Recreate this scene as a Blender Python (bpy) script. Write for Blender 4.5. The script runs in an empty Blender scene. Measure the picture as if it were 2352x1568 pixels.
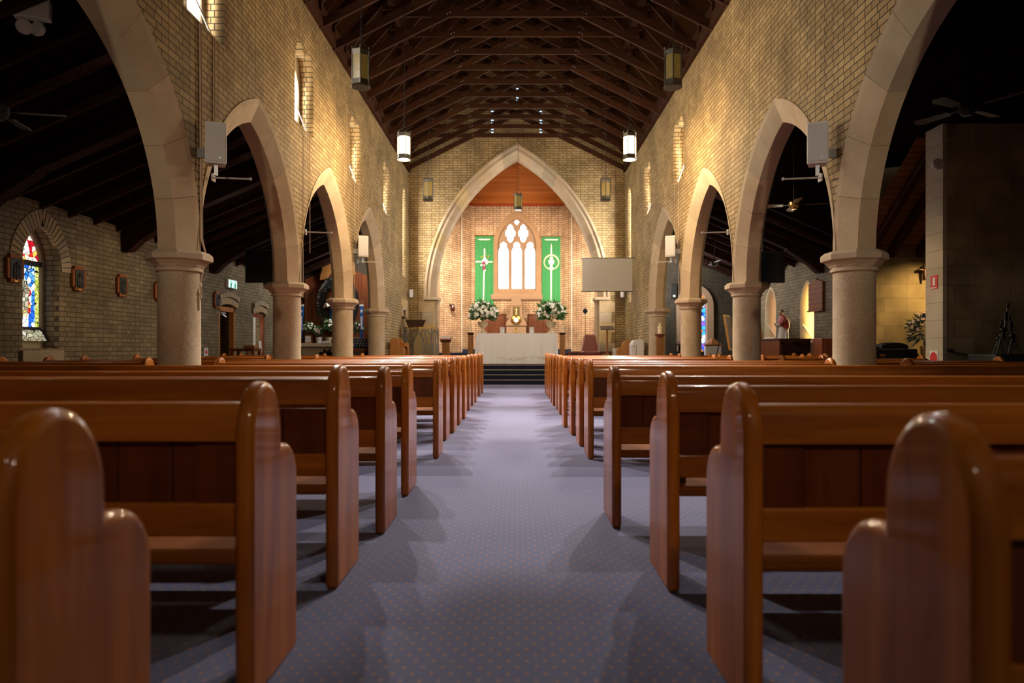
import bpy, bmesh, math, random
from mathutils import Vector, Matrix
random.seed(7)
R_ = math.radians
PI = math.pi
SC = bpy.context.scene
COL = SC.collection
F = 1568.0; CX, CY, EYE = 1187.0, 800.0, 1.05      # pixel focal length and vanishing point of the 2352x1568 frame

def at(px, py, Y):
    return Vector(((px - CX) * Y / F, Y, EYE + (CY - py) * Y / F))

ORD = ['nearest', 'second', 'third', 'fourth', 'fifth', 'sixth', 'seventh', 'eighth', 'ninth', 'tenth', 'eleventh', 'twelfth',
       'thirteenth', 'fourteenth', 'fifteenth', 'sixteenth', 'seventeenth', 'eighteenth', 'nineteenth', 'twentieth',
       'twenty-first', 'twenty-second', 'twenty-third', 'twenty-fourth', 'twenty-fifth', 'twenty-sixth', 'twenty-seventh', 'twenty-eighth', 'twenty-ninth', 'thirtieth']

# ---------------------------------------------------------------- mesh builder
class MB:
    def __init__(self): self.v = []; self.f = []
    def add(self, vs, fs):
        n = len(self.v); self.v += [tuple(p) for p in vs]; self.f += [tuple(i + n for i in q) for q in fs]; return self
    def box(self, x0, x1, y0, y1, z0, z1):
        return self.add([(x0,y0,z0),(x1,y0,z0),(x1,y1,z0),(x0,y1,z0),(x0,y0,z1),(x1,y0,z1),(x1,y1,z1),(x0,y1,z1)],
                        [(0,3,2,1),(4,5,6,7),(0,1,5,4),(1,2,6,5),(2,3,7,6),(3,0,4,7)])
    def obox(self, c, s, rot=None):
        m = rot if rot is not None else Matrix.Identity(3)
        c = Vector(c); vs = []
        for z in (-.5, .5):
            for x, y in ((-.5,-.5),(.5,-.5),(.5,.5),(-.5,.5)):
                vs.append(c + m @ Vector((x*s[0], y*s[1], z*s[2])))
        return self.add(vs, [(0,3,2,1),(4,5,6,7),(0,1,5,4),(1,2,6,5),(2,3,7,6),(3,0,4,7)])
    def beam(self, p, q, w, h, up=(0,0,1)):
        p = Vector(p); q = Vector(q); d = (q - p); L = d.length; d.normalize()
        u = Vector(up); s = d.cross(u)
        if s.length < 1e-5: s = d.cross(Vector((0,1,0)))
        s.normalize(); u = s.cross(d)
        m = Matrix((d, s, u)).transposed()
        return self.obox((p + q) / 2, (L, w, h), m)
    def tube(self, pts, r, n=8, cap=True):
        pts = [Vector(p) for p in pts]; k = len(pts)
        rs = r if isinstance(r, (list, tuple)) else [r] * k
        prev = None; vs = []; fs = []
        for i, p in enumerate(pts):
            d = (pts[min(i+1, k-1)] - pts[max(i-1, 0)]).normalized()
            if prev is None:
                a = Vector((0,0,1)) if abs(d.z) < .9 else Vector((1,0,0))
                a = (a - d * a.dot(d)).normalized()
            else:
                a = (prev - d * prev.dot(d)).normalized()
            prev = a; b = d.cross(a)
            for j in range(n):
                t = 2 * PI * j / n
                vs.append(p + (a * math.cos(t) + b * math.sin(t)) * rs[i])
        for i in range(k - 1):
            for j in range(n):
                fs.append((i*n + j, i*n + (j+1) % n, (i+1)*n + (j+1) % n, (i+1)*n + j))
        if cap:
            fs.append(tuple(range(n-1, -1, -1))); fs.append(tuple((k-1)*n + j for j in range(n)))
        return self.add(vs, fs)
    def lathe(self, prof, c=(0,0,0), n=24, ph=0.0, sx=1, sy=1):
        vs = []; fs = []; k = len(prof)
        for r, z in prof:
            for j in range(n):
                t = ph + 2 * PI * j / n
                vs.append((c[0] + r*sx*math.cos(t), c[1] + r*sy*math.sin(t), c[2] + z))
        for i in range(k - 1):
            for j in range(n):
                fs.append((i*n + j, i*n + (j+1) % n, (i+1)*n + (j+1) % n, (i+1)*n + j))
        if prof[0][0] > 1e-6: fs.append(tuple(range(n-1, -1, -1)))
        if prof[-1][0] > 1e-6: fs.append(tuple((k-1)*n + j for j in range(n)))
        return self.add(vs, fs)
    def ell(self, c, r, n=12, m=8, rot=None):
        prof = [(math.sin(PI*i/m), -math.cos(PI*i/m)) for i in range(m+1)]
        prof[0] = (1e-4, -1); prof[-1] = (1e-4, 1)
        t = MB().lathe(prof, (0,0,0), n)
        c = Vector(c); rr = r if isinstance(r, (tuple, list)) else (r, r, r)
        vs = []
        for p in t.v:
            q = Vector((p[0]*rr[0], p[1]*rr[1], p[2]*rr[2]))
            if rot is not None: q = rot @ q
            vs.append(c + q)
        return self.add(vs, t.f)
    def prism(self, poly, plane, a0, a1):
        n = len(poly)
        def P(u, v, a):
            return {'yz': (a, u, v), 'xz': (u, a, v), 'xy': (u, v, a)}[plane]
        vs = [P(u, v, a0) for u, v in poly] + [P(u, v, a1) for u, v in poly]
        fs = [tuple(range(n-1, -1, -1)), tuple(range(n, 2*n))]
        fs += [(i, (i+1) % n, n + (i+1) % n, n + i) for i in range(n)]
        return self.add(vs, fs)
    def flat(self, poly3):
        return self.add(poly3, [tuple(range(len(poly3)))])
    def mapped(self, fn):
        self.v = [tuple(fn(Vector(p))) for p in self.v]; return self
    def mesh(self, name, mat=None, smooth=False, ang=40):
        me = bpy.data.meshes.new(name); me.from_pydata(self.v, [], self.f)
        bm = bmesh.new(); bm.from_mesh(me); bmesh.ops.recalc_face_normals(bm, faces=bm.faces); bm.to_mesh(me); bm.free()
        if mat: me.materials.append(mat)
        if smooth:
            for p in me.polygons: p.use_smooth = True
            me.set_sharp_from_angle(angle=R_(ang))
        return me
    def build(self, name, mat, parent=None, smooth=False, bevel=0, seg=2, ang=40):
        return link(name, self.mesh(name, mat, smooth, ang), parent, bevel, seg)

def link(name, me, parent=None, bevel=0, seg=2):
    o = bpy.data.objects.new(name, me); COL.objects.link(o)
    if parent: o.parent = parent
    if bevel:
        b = o.modifiers.new('bevel', 'BEVEL'); b.width = bevel; b.segments = seg; b.limit_method = 'ANGLE'; b.angle_limit = R_(35)
        b.harden_normals = False
    return o

def thing(name, label, cat, loc=(0,0,0), rz=0, group=None):
    o = bpy.data.objects.new(name, None); COL.objects.link(o); o.empty_display_size = .1
    o.location = loc; o.rotation_euler = (0, 0, rz); o['label'] = label; o['category'] = cat
    if group: o['group'] = group
    return o
def tag(o, label, cat, group=None):
    o['label'] = label; o['category'] = cat
    if group: o['group'] = group
    return o
def struct(o, label=None):
    o['kind'] = 'structure'
    if label: o['label'] = label
    return o
def copy_tree(o, parent=None):
    c = o.copy(); COL.objects.link(c)
    if parent: c.parent = parent
    for ch in list(o.children): copy_tree(ch, c)
    return c

def plate(name, outer, holes, org, u, n, th, mat, parent=None):
    """extruded 2-D outline with holes: (a, b) -> org + a*u + b*z, thickness th along n"""
    cu = bpy.data.curves.new('tmp', 'CURVE'); cu.dimensions = '2D'; cu.fill_mode = 'BOTH'
    for poly in [outer] + list(holes):
        sp = cu.splines.new('POLY'); sp.points.add(len(poly) - 1); sp.use_cyclic_u = True
        for p, q in zip(sp.points, poly): p.co = (q[0], q[1], 0, 1)
    cu.extrude = .5
    ob = bpy.data.objects.new('tmp', cu); COL.objects.link(ob)
    dg = bpy.context.evaluated_depsgraph_get(); dg.update()
    me = bpy.data.meshes.new_from_object(ob.evaluated_get(dg))
    bpy.data.objects.remove(ob); bpy.data.curves.remove(cu)
    org = Vector(org); u = Vector(u).normalized(); n = Vector(n).normalized(); z = Vector((0,0,1))
    for v in me.vertices:
        a, b, c = v.co
        v.co = org + u * a + z * b + n * (th * (c + .5))
    bm = bmesh.new(); bm.from_mesh(me); bmesh.ops.remove_doubles(bm, verts=bm.verts, dist=1e-5)
    bmesh.ops.recalc_face_normals(bm, faces=bm.faces); bm.to_mesh(me); bm.free()
    me.name = name; me.materials.clear(); me.materials.append(mat)
    return link(name, me, parent)

def text_mesh(s, size, name, mat, parent, mtx, depth=.002):
    cu = bpy.data.curves.new('tmp', 'FONT'); cu.body = s; cu.size = size; cu.extrude = depth; cu.align_x = 'CENTER'; cu.align_y = 'CENTER'
    ob = bpy.data.objects.new('tmp', cu); COL.objects.link(ob)
    dg = bpy.context.evaluated_depsgraph_get(); dg.update()
    me = bpy.data.meshes.new_from_object(ob.evaluated_get(dg))
    bpy.data.objects.remove(ob); bpy.data.curves.remove(cu)
    me.transform(mtx); me.materials.clear(); me.materials.append(mat)
    return link(name, me, parent)

def parch(c, half, z0, rise, n=10, z_base=None):
    """pointed-arch outline, centred on c, springing at z0; closed down to z_base"""
    e_r = (rise*rise + half*half) / (2*half); e = e_r - half; tm = math.acos(e / e_r)
    pts = []
    if z_base is not None: pts.append((c + half, z_base))
    for i in range(n + 1):
        t = tm * i / n; pts.append((c - e + e_r*math.cos(t), z0 + e_r*math.sin(t)))
    for i in range(n - 1, -1, -1):
        t = tm * i / n; pts.append((c + e - e_r*math.cos(t), z0 + e_r*math.sin(t)))
    if z_base is not None: pts.append((c - half, z_base))
    return pts

# ---------------------------------------------------------------- materials
def nt(name):
    m = bpy.data.materials.new(name); m.use_nodes = True; t = m.node_tree; t.nodes.clear()
    out = t.nodes.new('ShaderNodeOutputMaterial'); b = t.nodes.new('ShaderNodeBsdfPrincipled')
    t.links.new(b.outputs[0], out.inputs[0]); return m, t, b, out
def col(c): return (c[0], c[1], c[2], 1)
def N(t, kind, **kw):
    n = t.nodes.new(kind)
    for k, v in kw.items(): setattr(n, k, v)
    return n
def plain(name, c, rough=.6, metal=0.0, coat=0.0, spec=.5, noise=0.0, nscale=8, bump=0.0):
    m, t, b, out = nt(name)
    b.inputs['Base Color'].default_value = col(c); b.inputs['Roughness'].default_value = rough; b.inputs['Metallic'].default_value = metal
    b.inputs['Coat Weight'].default_value = coat; b.inputs['Coat Roughness'].default_value = .12; b.inputs['Specular IOR Level'].default_value = spec
    if noise or bump:
        tc = N(t, 'ShaderNodeTexCoord'); no = N(t, 'ShaderNodeTexNoise'); no.inputs['Scale'].default_value = nscale; no.inputs['Detail'].default_value = 4
        t.links.new(tc.outputs['Object'], no.inputs['Vector'])
        if noise:
            mx = N(t, 'ShaderNodeMix', data_type='RGBA'); mx.inputs[6].default_value = col([k*(1-noise) for k in c]); mx.inputs[7].default_value = col([min(1, k*(1+noise)) for k in c])
            t.links.new(no.outputs['Fac'], mx.inputs[0]); t.links.new(mx.outputs[2], b.inputs['Base Color'])
        if bump:
            bp = N(t, 'ShaderNodeBump'); bp.inputs['Strength'].default_value = bump; bp.inputs['Distance'].default_value = .02
            t.links.new(no.outputs['Fac'], bp.inputs['Height']); t.links.new(bp.outputs[0], b.inputs['Normal'])
    return m
def emit(name, c, s):
    m, t, b, out = nt(name); e = N(t, 'ShaderNodeEmission'); e.inputs[0].default_value = col(c); e.inputs[1].default_value = s
    t.links.new(e.outputs[0], out.inputs[0]); return m
def wall_uv(t):
    tc = N(t, 'ShaderNodeTexCoord'); sx = N(t, 'ShaderNodeSeparateXYZ'); sn = N(t, 'ShaderNodeSeparateXYZ')
    t.links.new(tc.outputs['Object'], sx.inputs[0]); t.links.new(tc.outputs['Normal'], sn.inputs[0])
    ab = N(t, 'ShaderNodeMath', operation='ABSOLUTE'); t.links.new(sn.outputs[0], ab.inputs[0])
    gt = N(t, 'ShaderNodeMath', operation='GREATER_THAN'); gt.inputs[1].default_value = .75; t.links.new(ab.outputs[0], gt.inputs[0])
    mx = N(t, 'ShaderNodeMix', data_type='FLOAT'); t.links.new(gt.outputs[0], mx.inputs[0]); t.links.new(sx.outputs[0], mx.inputs[2]); t.links.new(sx.outputs[1], mx.inputs[3])
    cb = N(t, 'ShaderNodeCombineXYZ'); t.links.new(mx.outputs[0], cb.inputs[0]); t.links.new(sx.outputs[2], cb.inputs[1])
    return cb, tc
def brick(name, c1, c2, mortar, w=.235, h=.08, ms=.007, squash=.62, rough=.8, var=.35, bump=.5):
    m, t, b, out = nt(name); cb, tc = wall_uv(t)
    br = N(t, 'ShaderNodeTexBrick'); br.offset = .5; br.squash = squash; br.squash_frequency = 2
    br.inputs['Scale'].default_value = 1; br.inputs['Brick Width'].default_value = w; br.inputs['Row Height'].default_value = h
    br.inputs['Mortar Size'].default_value = ms; br.inputs['Mortar Smooth'].default_value = .15
    br.inputs['Color1'].default_value = col(c1); br.inputs['Color2'].default_value = col(c2); br.inputs['Mortar'].default_value = col(mortar)
    t.links.new(cb.outputs[0], br.inputs['Vector'])
    no = N(t, 'ShaderNodeTexNoise'); no.inputs['Scale'].default_value = 1.3; no.inputs['Detail'].default_value = 5
    t.links.new(tc.outputs['Object'], no.inputs['Vector'])
    mp = N(t, 'ShaderNodeMapRange'); mp.inputs[1].default_value = .3; mp.inputs[2].default_value = .7; mp.inputs[3].default_value = 1 - var; mp.inputs[4].default_value = 1 + var*.5
    t.links.new(no.outputs['Fac'], mp.inputs[0])
    mx = N(t, 'ShaderNodeMix', data_type='RGBA', blend_type='MULTIPLY'); mx.inputs[0].default_value = 1
    t.links.new(br.outputs['Color'], mx.inputs[6]); t.links.new(mp.outputs[0], mx.inputs[7]); t.links.new(mx.outputs[2], b.inputs['Base Color'])
    b.inputs['Roughness'].default_value = rough; b.inputs['Specular IOR Level'].default_value = .3
    bp = N(t, 'ShaderNodeBump', invert=True); bp.inputs['Strength'].default_value = bump; bp.inputs['Distance'].default_value = .008
    t.links.new(br.outputs['Fac'], bp.inputs['Height']); t.links.new(bp.outputs[0], b.inputs['Normal'])
    return m
def stone(name, c1, c2, scale=3.0, isl=.25, rough=.8, bump=.15, speck=0.0):
    m, t, b, out = nt(name); tc = N(t, 'ShaderNodeTexCoord')
    no = N(t, 'ShaderNodeTexNoise'); no.inputs['Scale'].default_value = scale; no.inputs['Detail'].default_value = 6; no.inputs['Roughness'].default_value = .6
    t.links.new(tc.outputs['Object'], no.inputs['Vector'])
    cr = N(t, 'ShaderNodeMix', data_type='RGBA'); cr.inputs[6].default_value = col(c1); cr.inputs[7].default_value = col(c2)
    mp = N(t, 'ShaderNodeMapRange'); mp.inputs[1].default_value = .32; mp.inputs[2].default_value = .68; t.links.new(no.outputs['Fac'], mp.inputs[0])
    t.links.new(mp.outputs[0], cr.inputs[0]); last = cr.outputs[2]
    if isl:
        g = N(t, 'ShaderNodeNewGeometry'); r = N(t, 'ShaderNodeMapRange'); r.inputs[3].default_value = 0; r.inputs[4].default_value = 1
        t.links.new(g.outputs['Random Per Island'], r.inputs[0])
        cr2 = N(t, 'ShaderNodeValToRGB'); el = cr2.color_ramp.elements; q = isl
        el[0].color = (1 - q, 1 - q, 1 - q*.9, 1); el[1].color = (1 + q*.2, 1 - q*.1, 1 - q*1.1, 1); e2 = el.new(.35); e2.color = (1, 1, 1, 1); e3 = el.new(.65); e3.color = (1 - q*.5, 1 - q*.7, 1 - q*.8, 1)
        t.links.new(r.outputs[0], cr2.inputs[0])
        mx = N(t, 'ShaderNodeMix', data_type='RGBA', blend_type='MULTIPLY'); mx.inputs[0].default_value = 1
        t.links.new(last, mx.inputs[6]); t.links.new(cr2.outputs[0], mx.inputs[7]); last = mx.outputs[2]
    if speck:
        n2 = N(t, 'ShaderNodeTexNoise'); n2.inputs['Scale'].default_value = 45; n2.inputs['Detail'].default_value = 3; t.links.new(tc.outputs['Object'], n2.inputs['Vector'])
        r2 = N(t, 'ShaderNodeMapRange'); r2.inputs[1].default_value = .35; r2.inputs[2].default_value = .65; r2.inputs[3].default_value = 1 - speck; r2.inputs[4].default_value = 1 + speck*.5
        t.links.new(n2.outputs['Fac'], r2.inputs[0])
        mx = N(t, 'ShaderNodeMix', data_type='RGBA', blend_type='MULTIPLY'); mx.inputs[0].default_value = 1
        t.links.new(last, mx.inputs[6]); t.links.new(r2.outputs[0], mx.inputs[7]); last = mx.outputs[2]
    t.links.new(last, b.inputs['Base Color']); b.inputs['Roughness'].default_value = rough; b.inputs['Specular IOR Level'].default_value = .3
    bp = N(t, 'ShaderNodeBump'); bp.inputs['Strength'].default_value = bump; bp.inputs['Distance'].default_value = .02
    n3 = N(t, 'ShaderNodeTexNoise'); n3.inputs['Scale'].default_value = 30; n3.inputs['Detail'].default_value = 5; t.links.new(tc.outputs['Object'], n3.inputs['Vector'])
    t.links.new(n3.outputs['Fac'], bp.inputs['Height']); t.links.new(bp.outputs[0], b.inputs['Normal'])
    return m
def wood(name, c1, c2, stretch=(1.2, 22, 22), rough=.35, coat=.5, crough=.12, bump=.05, spread=.18, spec=.12):
    m, t, b, out = nt(name); tc = N(t, 'ShaderNodeTexCoord'); oi = N(t, 'ShaderNodeObjectInfo')
    mp = N(t, 'ShaderNodeMapping'); mp.inputs['Scale'].default_value = stretch
    ad = N(t, 'ShaderNodeVectorMath', operation='ADD'); sc = N(t, 'ShaderNodeMath', operation='MULTIPLY'); sc.inputs[1].default_value = 37
    t.links.new(oi.outputs['Random'], sc.inputs[0]); t.links.new(tc.outputs['Object'], ad.inputs[0]); t.links.new(sc.outputs[0], ad.inputs[1])
    t.links.new(ad.outputs[0], mp.inputs['Vector'])
    no = N(t, 'ShaderNodeTexNoise'); no.inputs['Scale'].default_value = 1; no.inputs['Detail'].default_value = 6; no.inputs['Roughness'].default_value = .6; no.inputs['Distortion'].default_value = .6
    t.links.new(mp.outputs[0], no.inputs['Vector'])
    r = N(t, 'ShaderNodeMapRange'); r.inputs[1].default_value = .33; r.inputs[2].default_value = .67; t.links.new(no.outputs['Fac'], r.inputs[0])
    mx = N(t, 'ShaderNodeMix', data_type='RGBA'); mx.inputs[6].default_value = col(c1); mx.inputs[7].default_value = col(c2); t.links.new(r.outputs[0], mx.inputs[0])
    hv = N(t, 'ShaderNodeMapRange'); hv.inputs[3].default_value = 1 - spread; hv.inputs[4].default_value = 1 + spread; t.links.new(oi.outputs['Random'], hv.inputs[0])
    m2 = N(t, 'ShaderNodeMix', data_type='RGBA', blend_type='MULTIPLY'); m2.inputs[0].default_value = 1
    t.links.new(mx.outputs[2], m2.inputs[6]); t.links.new(hv.outputs[0], m2.inputs[7]); t.links.new(m2.outputs[2], b.inputs['Base Color'])
    b.inputs['Roughness'].default_value = rough; b.inputs['Coat Weight'].default_value = coat; b.inputs['Coat Roughness'].default_value = crough; b.inputs['Specular IOR Level'].default_value = spec
    bp = N(t, 'ShaderNodeBump'); bp.inputs['Strength'].default_value = bump; bp.inputs['Distance'].default_value = .01
    t.links.new(no.outputs['Fac'], bp.inputs['Height']); t.links.new(bp.outputs[0], b.inputs['Normal'])
    return m
def boards(name, c1, c2, w, axis, rough=.6, gap=.006):
    """planked surface; axis = the coordinate along which the boards are laid side by side"""
    m, t, b, out = nt(name); tc = N(t, 'ShaderNodeTexCoord'); sx = N(t, 'ShaderNodeSeparateXYZ'); t.links.new(tc.outputs['Object'], sx.inputs[0])
    cb = N(t, 'ShaderNodeCombineXYZ'); other = 'xy'.replace(axis, '')
    t.links.new(sx.outputs['xyz'.index(other)], cb.inputs[0]); t.links.new(sx.outputs['xyz'.index(axis)], cb.inputs[1])
    br = N(t, 'ShaderNodeTexBrick'); br.inputs['Scale'].default_value = 1; br.inputs['Brick Width'].default_value = 3.1; br.inputs['Row Height'].default_value = w
    br.inputs['Mortar Size'].default_value = gap; br.inputs['Color1'].default_value = col(c1); br.inputs['Color2'].default_value = col(c2); br.inputs['Mortar'].default_value = col([k*.3 for k in c1])
    t.links.new(cb.outputs[0], br.inputs['Vector']); t.links.new(br.outputs['Color'], b.inputs['Base Color']); b.inputs['Roughness'].default_value = rough; b.inputs['Specular IOR Level'].default_value = 0
    return m
def carpet(name):
    m, t, b, out = nt(name); tc = N(t, 'ShaderNodeTexCoord'); mp = N(t, 'ShaderNodeMapping'); mp.inputs['Rotation'].default_value = (0, 0, PI/4)
    mp.inputs['Scale'].default_value = (1.4142/.062, 1.4142/.090, 1); t.links.new(tc.outputs['Object'], mp.inputs['Vector'])
    sp = N(t, 'ShaderNodeSeparateXYZ'); cb = N(t, 'ShaderNodeCombineXYZ'); t.links.new(mp.outputs[0], sp.inputs[0]); t.links.new(sp.outputs[0], cb.inputs[0]); t.links.new(sp.outputs[1], cb.inputs[1])
    vo = N(t, 'ShaderNodeTexVoronoi', distance='EUCLIDEAN'); vo.inputs['Randomness'].default_value = .08; vo.inputs['Scale'].default_value = 1; t.links.new(cb.outputs[0], vo.inputs['Vector'])
    n0 = N(t, 'ShaderNodeTexNoise'); n0.inputs['Scale'].default_value = 260; t.links.new(tc.outputs['Object'], n0.inputs['Vector'])
    ad = N(t, 'ShaderNodeMath', operation='MULTIPLY_ADD'); ad.inputs[1].default_value = .28; t.links.new(n0.outputs['Fac'], ad.inputs[0]); t.links.new(vo.outputs['Distance'], ad.inputs[2])
    r = N(t, 'ShaderNodeMapRange'); r.inputs[1].default_value = .25; r.inputs[2].default_value = .34; r.inputs[3].default_value = 1; r.inputs[4].default_value = 0; t.links.new(ad.outputs[0], r.inputs[0])
    n1 = N(t, 'ShaderNodeTexNoise'); n1.inputs['Scale'].default_value = 1.1; n1.inputs['Detail'].default_value = 6; t.links.new(tc.outputs['Object'], n1.inputs['Vector'])
    b0 = N(t, 'ShaderNodeMix', data_type='RGBA'); b0.inputs[6].default_value = (.072, .086, .158, 1); b0.inputs[7].default_value = (.122, .137, .24, 1); t.links.new(n1.outputs['Fac'], b0.inputs[0])
    mx = N(t, 'ShaderNodeMix', data_type='RGBA'); mx.inputs[7].default_value = (.27, .155, .115, 1); t.links.new(b0.outputs[2], mx.inputs[6]); t.links.new(r.outputs[0], mx.inputs[0])
    t.links.new(mx.outputs[2], b.inputs['Base Color']); b.inputs['Roughness'].default_value = .95; b.inputs['Specular IOR Level'].default_value = .15
    b.inputs['Sheen Weight'].default_value = .35; b.inputs['Sheen Tint'].default_value = (.6, .58, .8, 1)
    bp = N(t, 'ShaderNodeBump'); bp.inputs['Strength'].default_value = .25; bp.inputs['Distance'].default_value = .004; t.links.new(n0.outputs['Fac'], bp.inputs['Height']); t.links.new(bp.outputs[0], b.inputs['Normal'])
    return m
def stained(name, c_list, scale, strength):
    """leaded coloured glass with daylight behind it"""
    m, t, b, out = nt(name); tc = N(t, 'ShaderNodeTexCoord')
    v1 = N(t, 'ShaderNodeTexVoronoi'); v1.inputs['Scale'].default_value = scale; v2 = N(t, 'ShaderNodeTexVoronoi', feature='DISTANCE_TO_EDGE'); v2.inputs['Scale'].default_value = scale
    t.links.new(tc.outputs['Object'], v1.inputs['Vector']); t.links.new(tc.outputs['Object'], v2.inputs['Vector'])
    sp = N(t, 'ShaderNodeSeparateColor'); t.links.new(v1.outputs['Color'], sp.inputs[0])
    cr = N(t, 'ShaderNodeValToRGB'); cr.color_ramp.interpolation = 'CONSTANT'
    while len(cr.color_ramp.elements) < len(c_list): cr.color_ramp.elements.new(.5)
    for i, c in enumerate(c_list): cr.color_ramp.elements[i].position = i / len(c_list); cr.color_ramp.elements[i].color = col(c)
    t.links.new(sp.outputs[0], cr.inputs[0])
    ed = N(t, 'ShaderNodeMath', operation='GREATER_THAN'); ed.inputs[1].default_value = .045; t.links.new(v2.outputs[0], ed.inputs[0])
    ml = N(t, 'ShaderNodeMath', operation='MULTIPLY'); ml.inputs[1].default_value = strength; t.links.new(ed.outputs[0], ml.inputs[0])
    e = N(t, 'ShaderNodeEmission'); t.links.new(cr.outputs[0], e.inputs[0]); t.links.new(ml.outputs[0], e.inputs[1]); t.links.new(e.outputs[0], out.inputs[0])
    return m

M = {}
M['brick'] = brick('tan_brick', (.43, .302, .138), (.30, .200, .082), (.06, .04, .022))
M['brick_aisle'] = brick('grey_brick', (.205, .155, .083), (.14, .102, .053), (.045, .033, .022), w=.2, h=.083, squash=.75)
M['brick_end_shaded'] = brick('shade_darkened_end_brick', (.055, .042, .026), (.04, .03, .018), (.018, .013, .009), w=.2, h=.083, squash=.75)  # aisle brick darkened so the colour carries the shade of the end walls
M['brick_pink'] = brick('pink_brick', (.52, .375, .255), (.42, .275, .175), (.12, .065, .035), w=.24, h=.085, ms=.010)
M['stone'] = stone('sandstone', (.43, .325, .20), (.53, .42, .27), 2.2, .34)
M['stone_shaft'] = stone('speckled_sandstone', (.36, .265, .17), (.47, .365, .24), 2.5, 0, speck=.16)
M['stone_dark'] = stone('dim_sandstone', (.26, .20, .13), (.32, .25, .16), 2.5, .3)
M['stone_jamb'] = stone('jamb_sandstone', (.46, .36, .21), (.52, .42, .26), 2.0, 0)
M['stone_cap'] = stone('capital_sandstone', (.40, .29, .19), (.48, .37, .25), 2.5, 0)
M['stone_pink'] = stone('rose_sandstone', (.27, .175, .115), (.31, .215, .145), 2, .15)
M['ashlar'] = brick('old_ashlar', (.36, .27, .14), (.26, .185, .09), (.24, .18, .10), w=.62, h=.31, ms=.008, squash=.8, var=.55, bump=.4)
M['ashlar_pale'] = brick('pale_ashlar', (.44, .37, .26), (.40, .335, .235), (.27, .22, .16), w=2.0, h=.31, ms=.006, squash=1, var=.1, bump=.2)
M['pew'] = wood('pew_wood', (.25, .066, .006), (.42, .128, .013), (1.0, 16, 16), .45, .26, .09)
M['seat'] = wood('pew_seat_wood', (.15, .043, .008), (.22, .07, .012), (1.0, 16, 16), .7, 0, spec=.04)
M['pew_end'] = wood('pew_end_wood', (.22, .056, .005), (.48, .145, .012), (9, 9, .8), .42, .55, .05)
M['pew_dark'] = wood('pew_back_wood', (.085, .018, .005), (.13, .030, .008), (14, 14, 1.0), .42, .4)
M['roof_timber'] = wood('dark_roof_timber', (.034, .0115, .0045), (.058, .021, .008), (1.2, 14, 14), .7, 0)
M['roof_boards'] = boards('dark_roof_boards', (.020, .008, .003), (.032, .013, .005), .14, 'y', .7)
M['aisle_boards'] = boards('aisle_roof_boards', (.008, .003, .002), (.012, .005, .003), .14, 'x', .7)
M['transept_boards'] = boards('transept_roof_boards', (.16, .065, .022), (.22, .09, .03), .12, 'y', .6)
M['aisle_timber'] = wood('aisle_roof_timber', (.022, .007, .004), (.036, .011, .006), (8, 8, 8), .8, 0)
M['chancel_boards'] = boards('red_ceiling_boards', (.36, .115, .030), (.50, .175, .050), .16, 'y', .75)
M['red_timber'] = wood('red_cornice_timber', (.26, .045, .018), (.32, .06, .022), (1, 16, 16), .4, .3)
M['carpet'] = carpet('blue_carpet')
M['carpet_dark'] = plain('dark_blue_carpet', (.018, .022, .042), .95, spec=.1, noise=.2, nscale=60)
M['nosing'] = plain('brass_nosing', (.42, .33, .24), .45, .3)
M['tile'] = plain('dark_floor', (.05, .045, .045), .6, noise=.3)
M['pane'] = emit('daylit_pane', (1.0, .96, .92), 26.0)
M['pane_east'] = emit('east_daylit_pane', (1.0, .98, .95), 7)
M['slit'] = emit('vent_daylight', (.55, .75, 1.0), .9)
M['iron'] = plain('dark_iron', (.035, .032, .03), .5, .7)
M['pewter'] = plain('lantern_pewter', (.08, .068, .05), .42, .8, noise=.3, nscale=25)
M['amber'] = plain('amber_glass', (.26, .19, .045), .3, 0, .3, noise=.4, nscale=12)
M['amber_pale'] = plain('pale_amber_glass', (.62, .54, .33), .3, 0, .3, noise=.2, nscale=12)
M['lit'] = emit('lamp_glow', (1.0, .80, .50), 9.0)
M['lit_disc'] = emit('lamp_bulb_glow', (1.0, .86, .62), 26.0)
M['white'] = plain('white_paint', (.62, .60, .56), .5)
M['white_grille'] = plain('white_speaker_grille', (.50, .48, .46), .6, noise=.08, nscale=200)
M['screen'] = plain('screen_fabric', (.56, .53, .46), .8)
M['black'] = plain('black_plastic', (.006, .006, .007), .5)
M['black_gloss'] = plain('black_lacquer', (.006, .006, .007), .2, 0, .5)
M['rope'] = plain('pale_rope', (.50, .36, .24), .9, noise=.3, nscale=60)
M['steel'] = plain('grey_steel', (.45, .45, .46), .35, .9)
M['rod_grey'] = plain('grey_painted_rod', (.42, .41, .40), .6)
M['brass'] = plain('brass', (.55, .38, .13), .3, 1.0)
M['gold'] = plain('gold', (.85, .58, .20), .22, 1.0)
M['cloth'] = plain('altar_linen', (.78, .77, .76), .9, spec=.2, noise=.05, nscale=30)
M['lace'] = plain('altar_lace', (.62, .57, .48), .9, noise=.5, nscale=45, bump=.5)
M['green'] = plain('green_cloth', (.028, .215, .072), .85, noise=.1, nscale=3)
M['white_cloth'] = plain('white_applique', (.80, .78, .72), .8)
M['cream'] = plain('cream_applique', (.72, .66, .42), .8)
M['purple'] = plain('purple_applique', (.20, .02, .10), .8)
M['leaf'] = plain('green_leaves', (.05, .14, .03), .5, noise=.6, nscale=20)
M['petal'] = plain('white_petals', (.90, .88, .80), .7)
M['petal_pink'] = plain('pink_petals', (.55, .38, .34), .7)
M['urn'] = plain('stone_urn', (.46, .36, .22), .6, noise=.25, nscale=20)
M['oak'] = wood('oak', (.26, .105, .028), (.36, .16, .045), (14, 14, 1), .4, .4)
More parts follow.
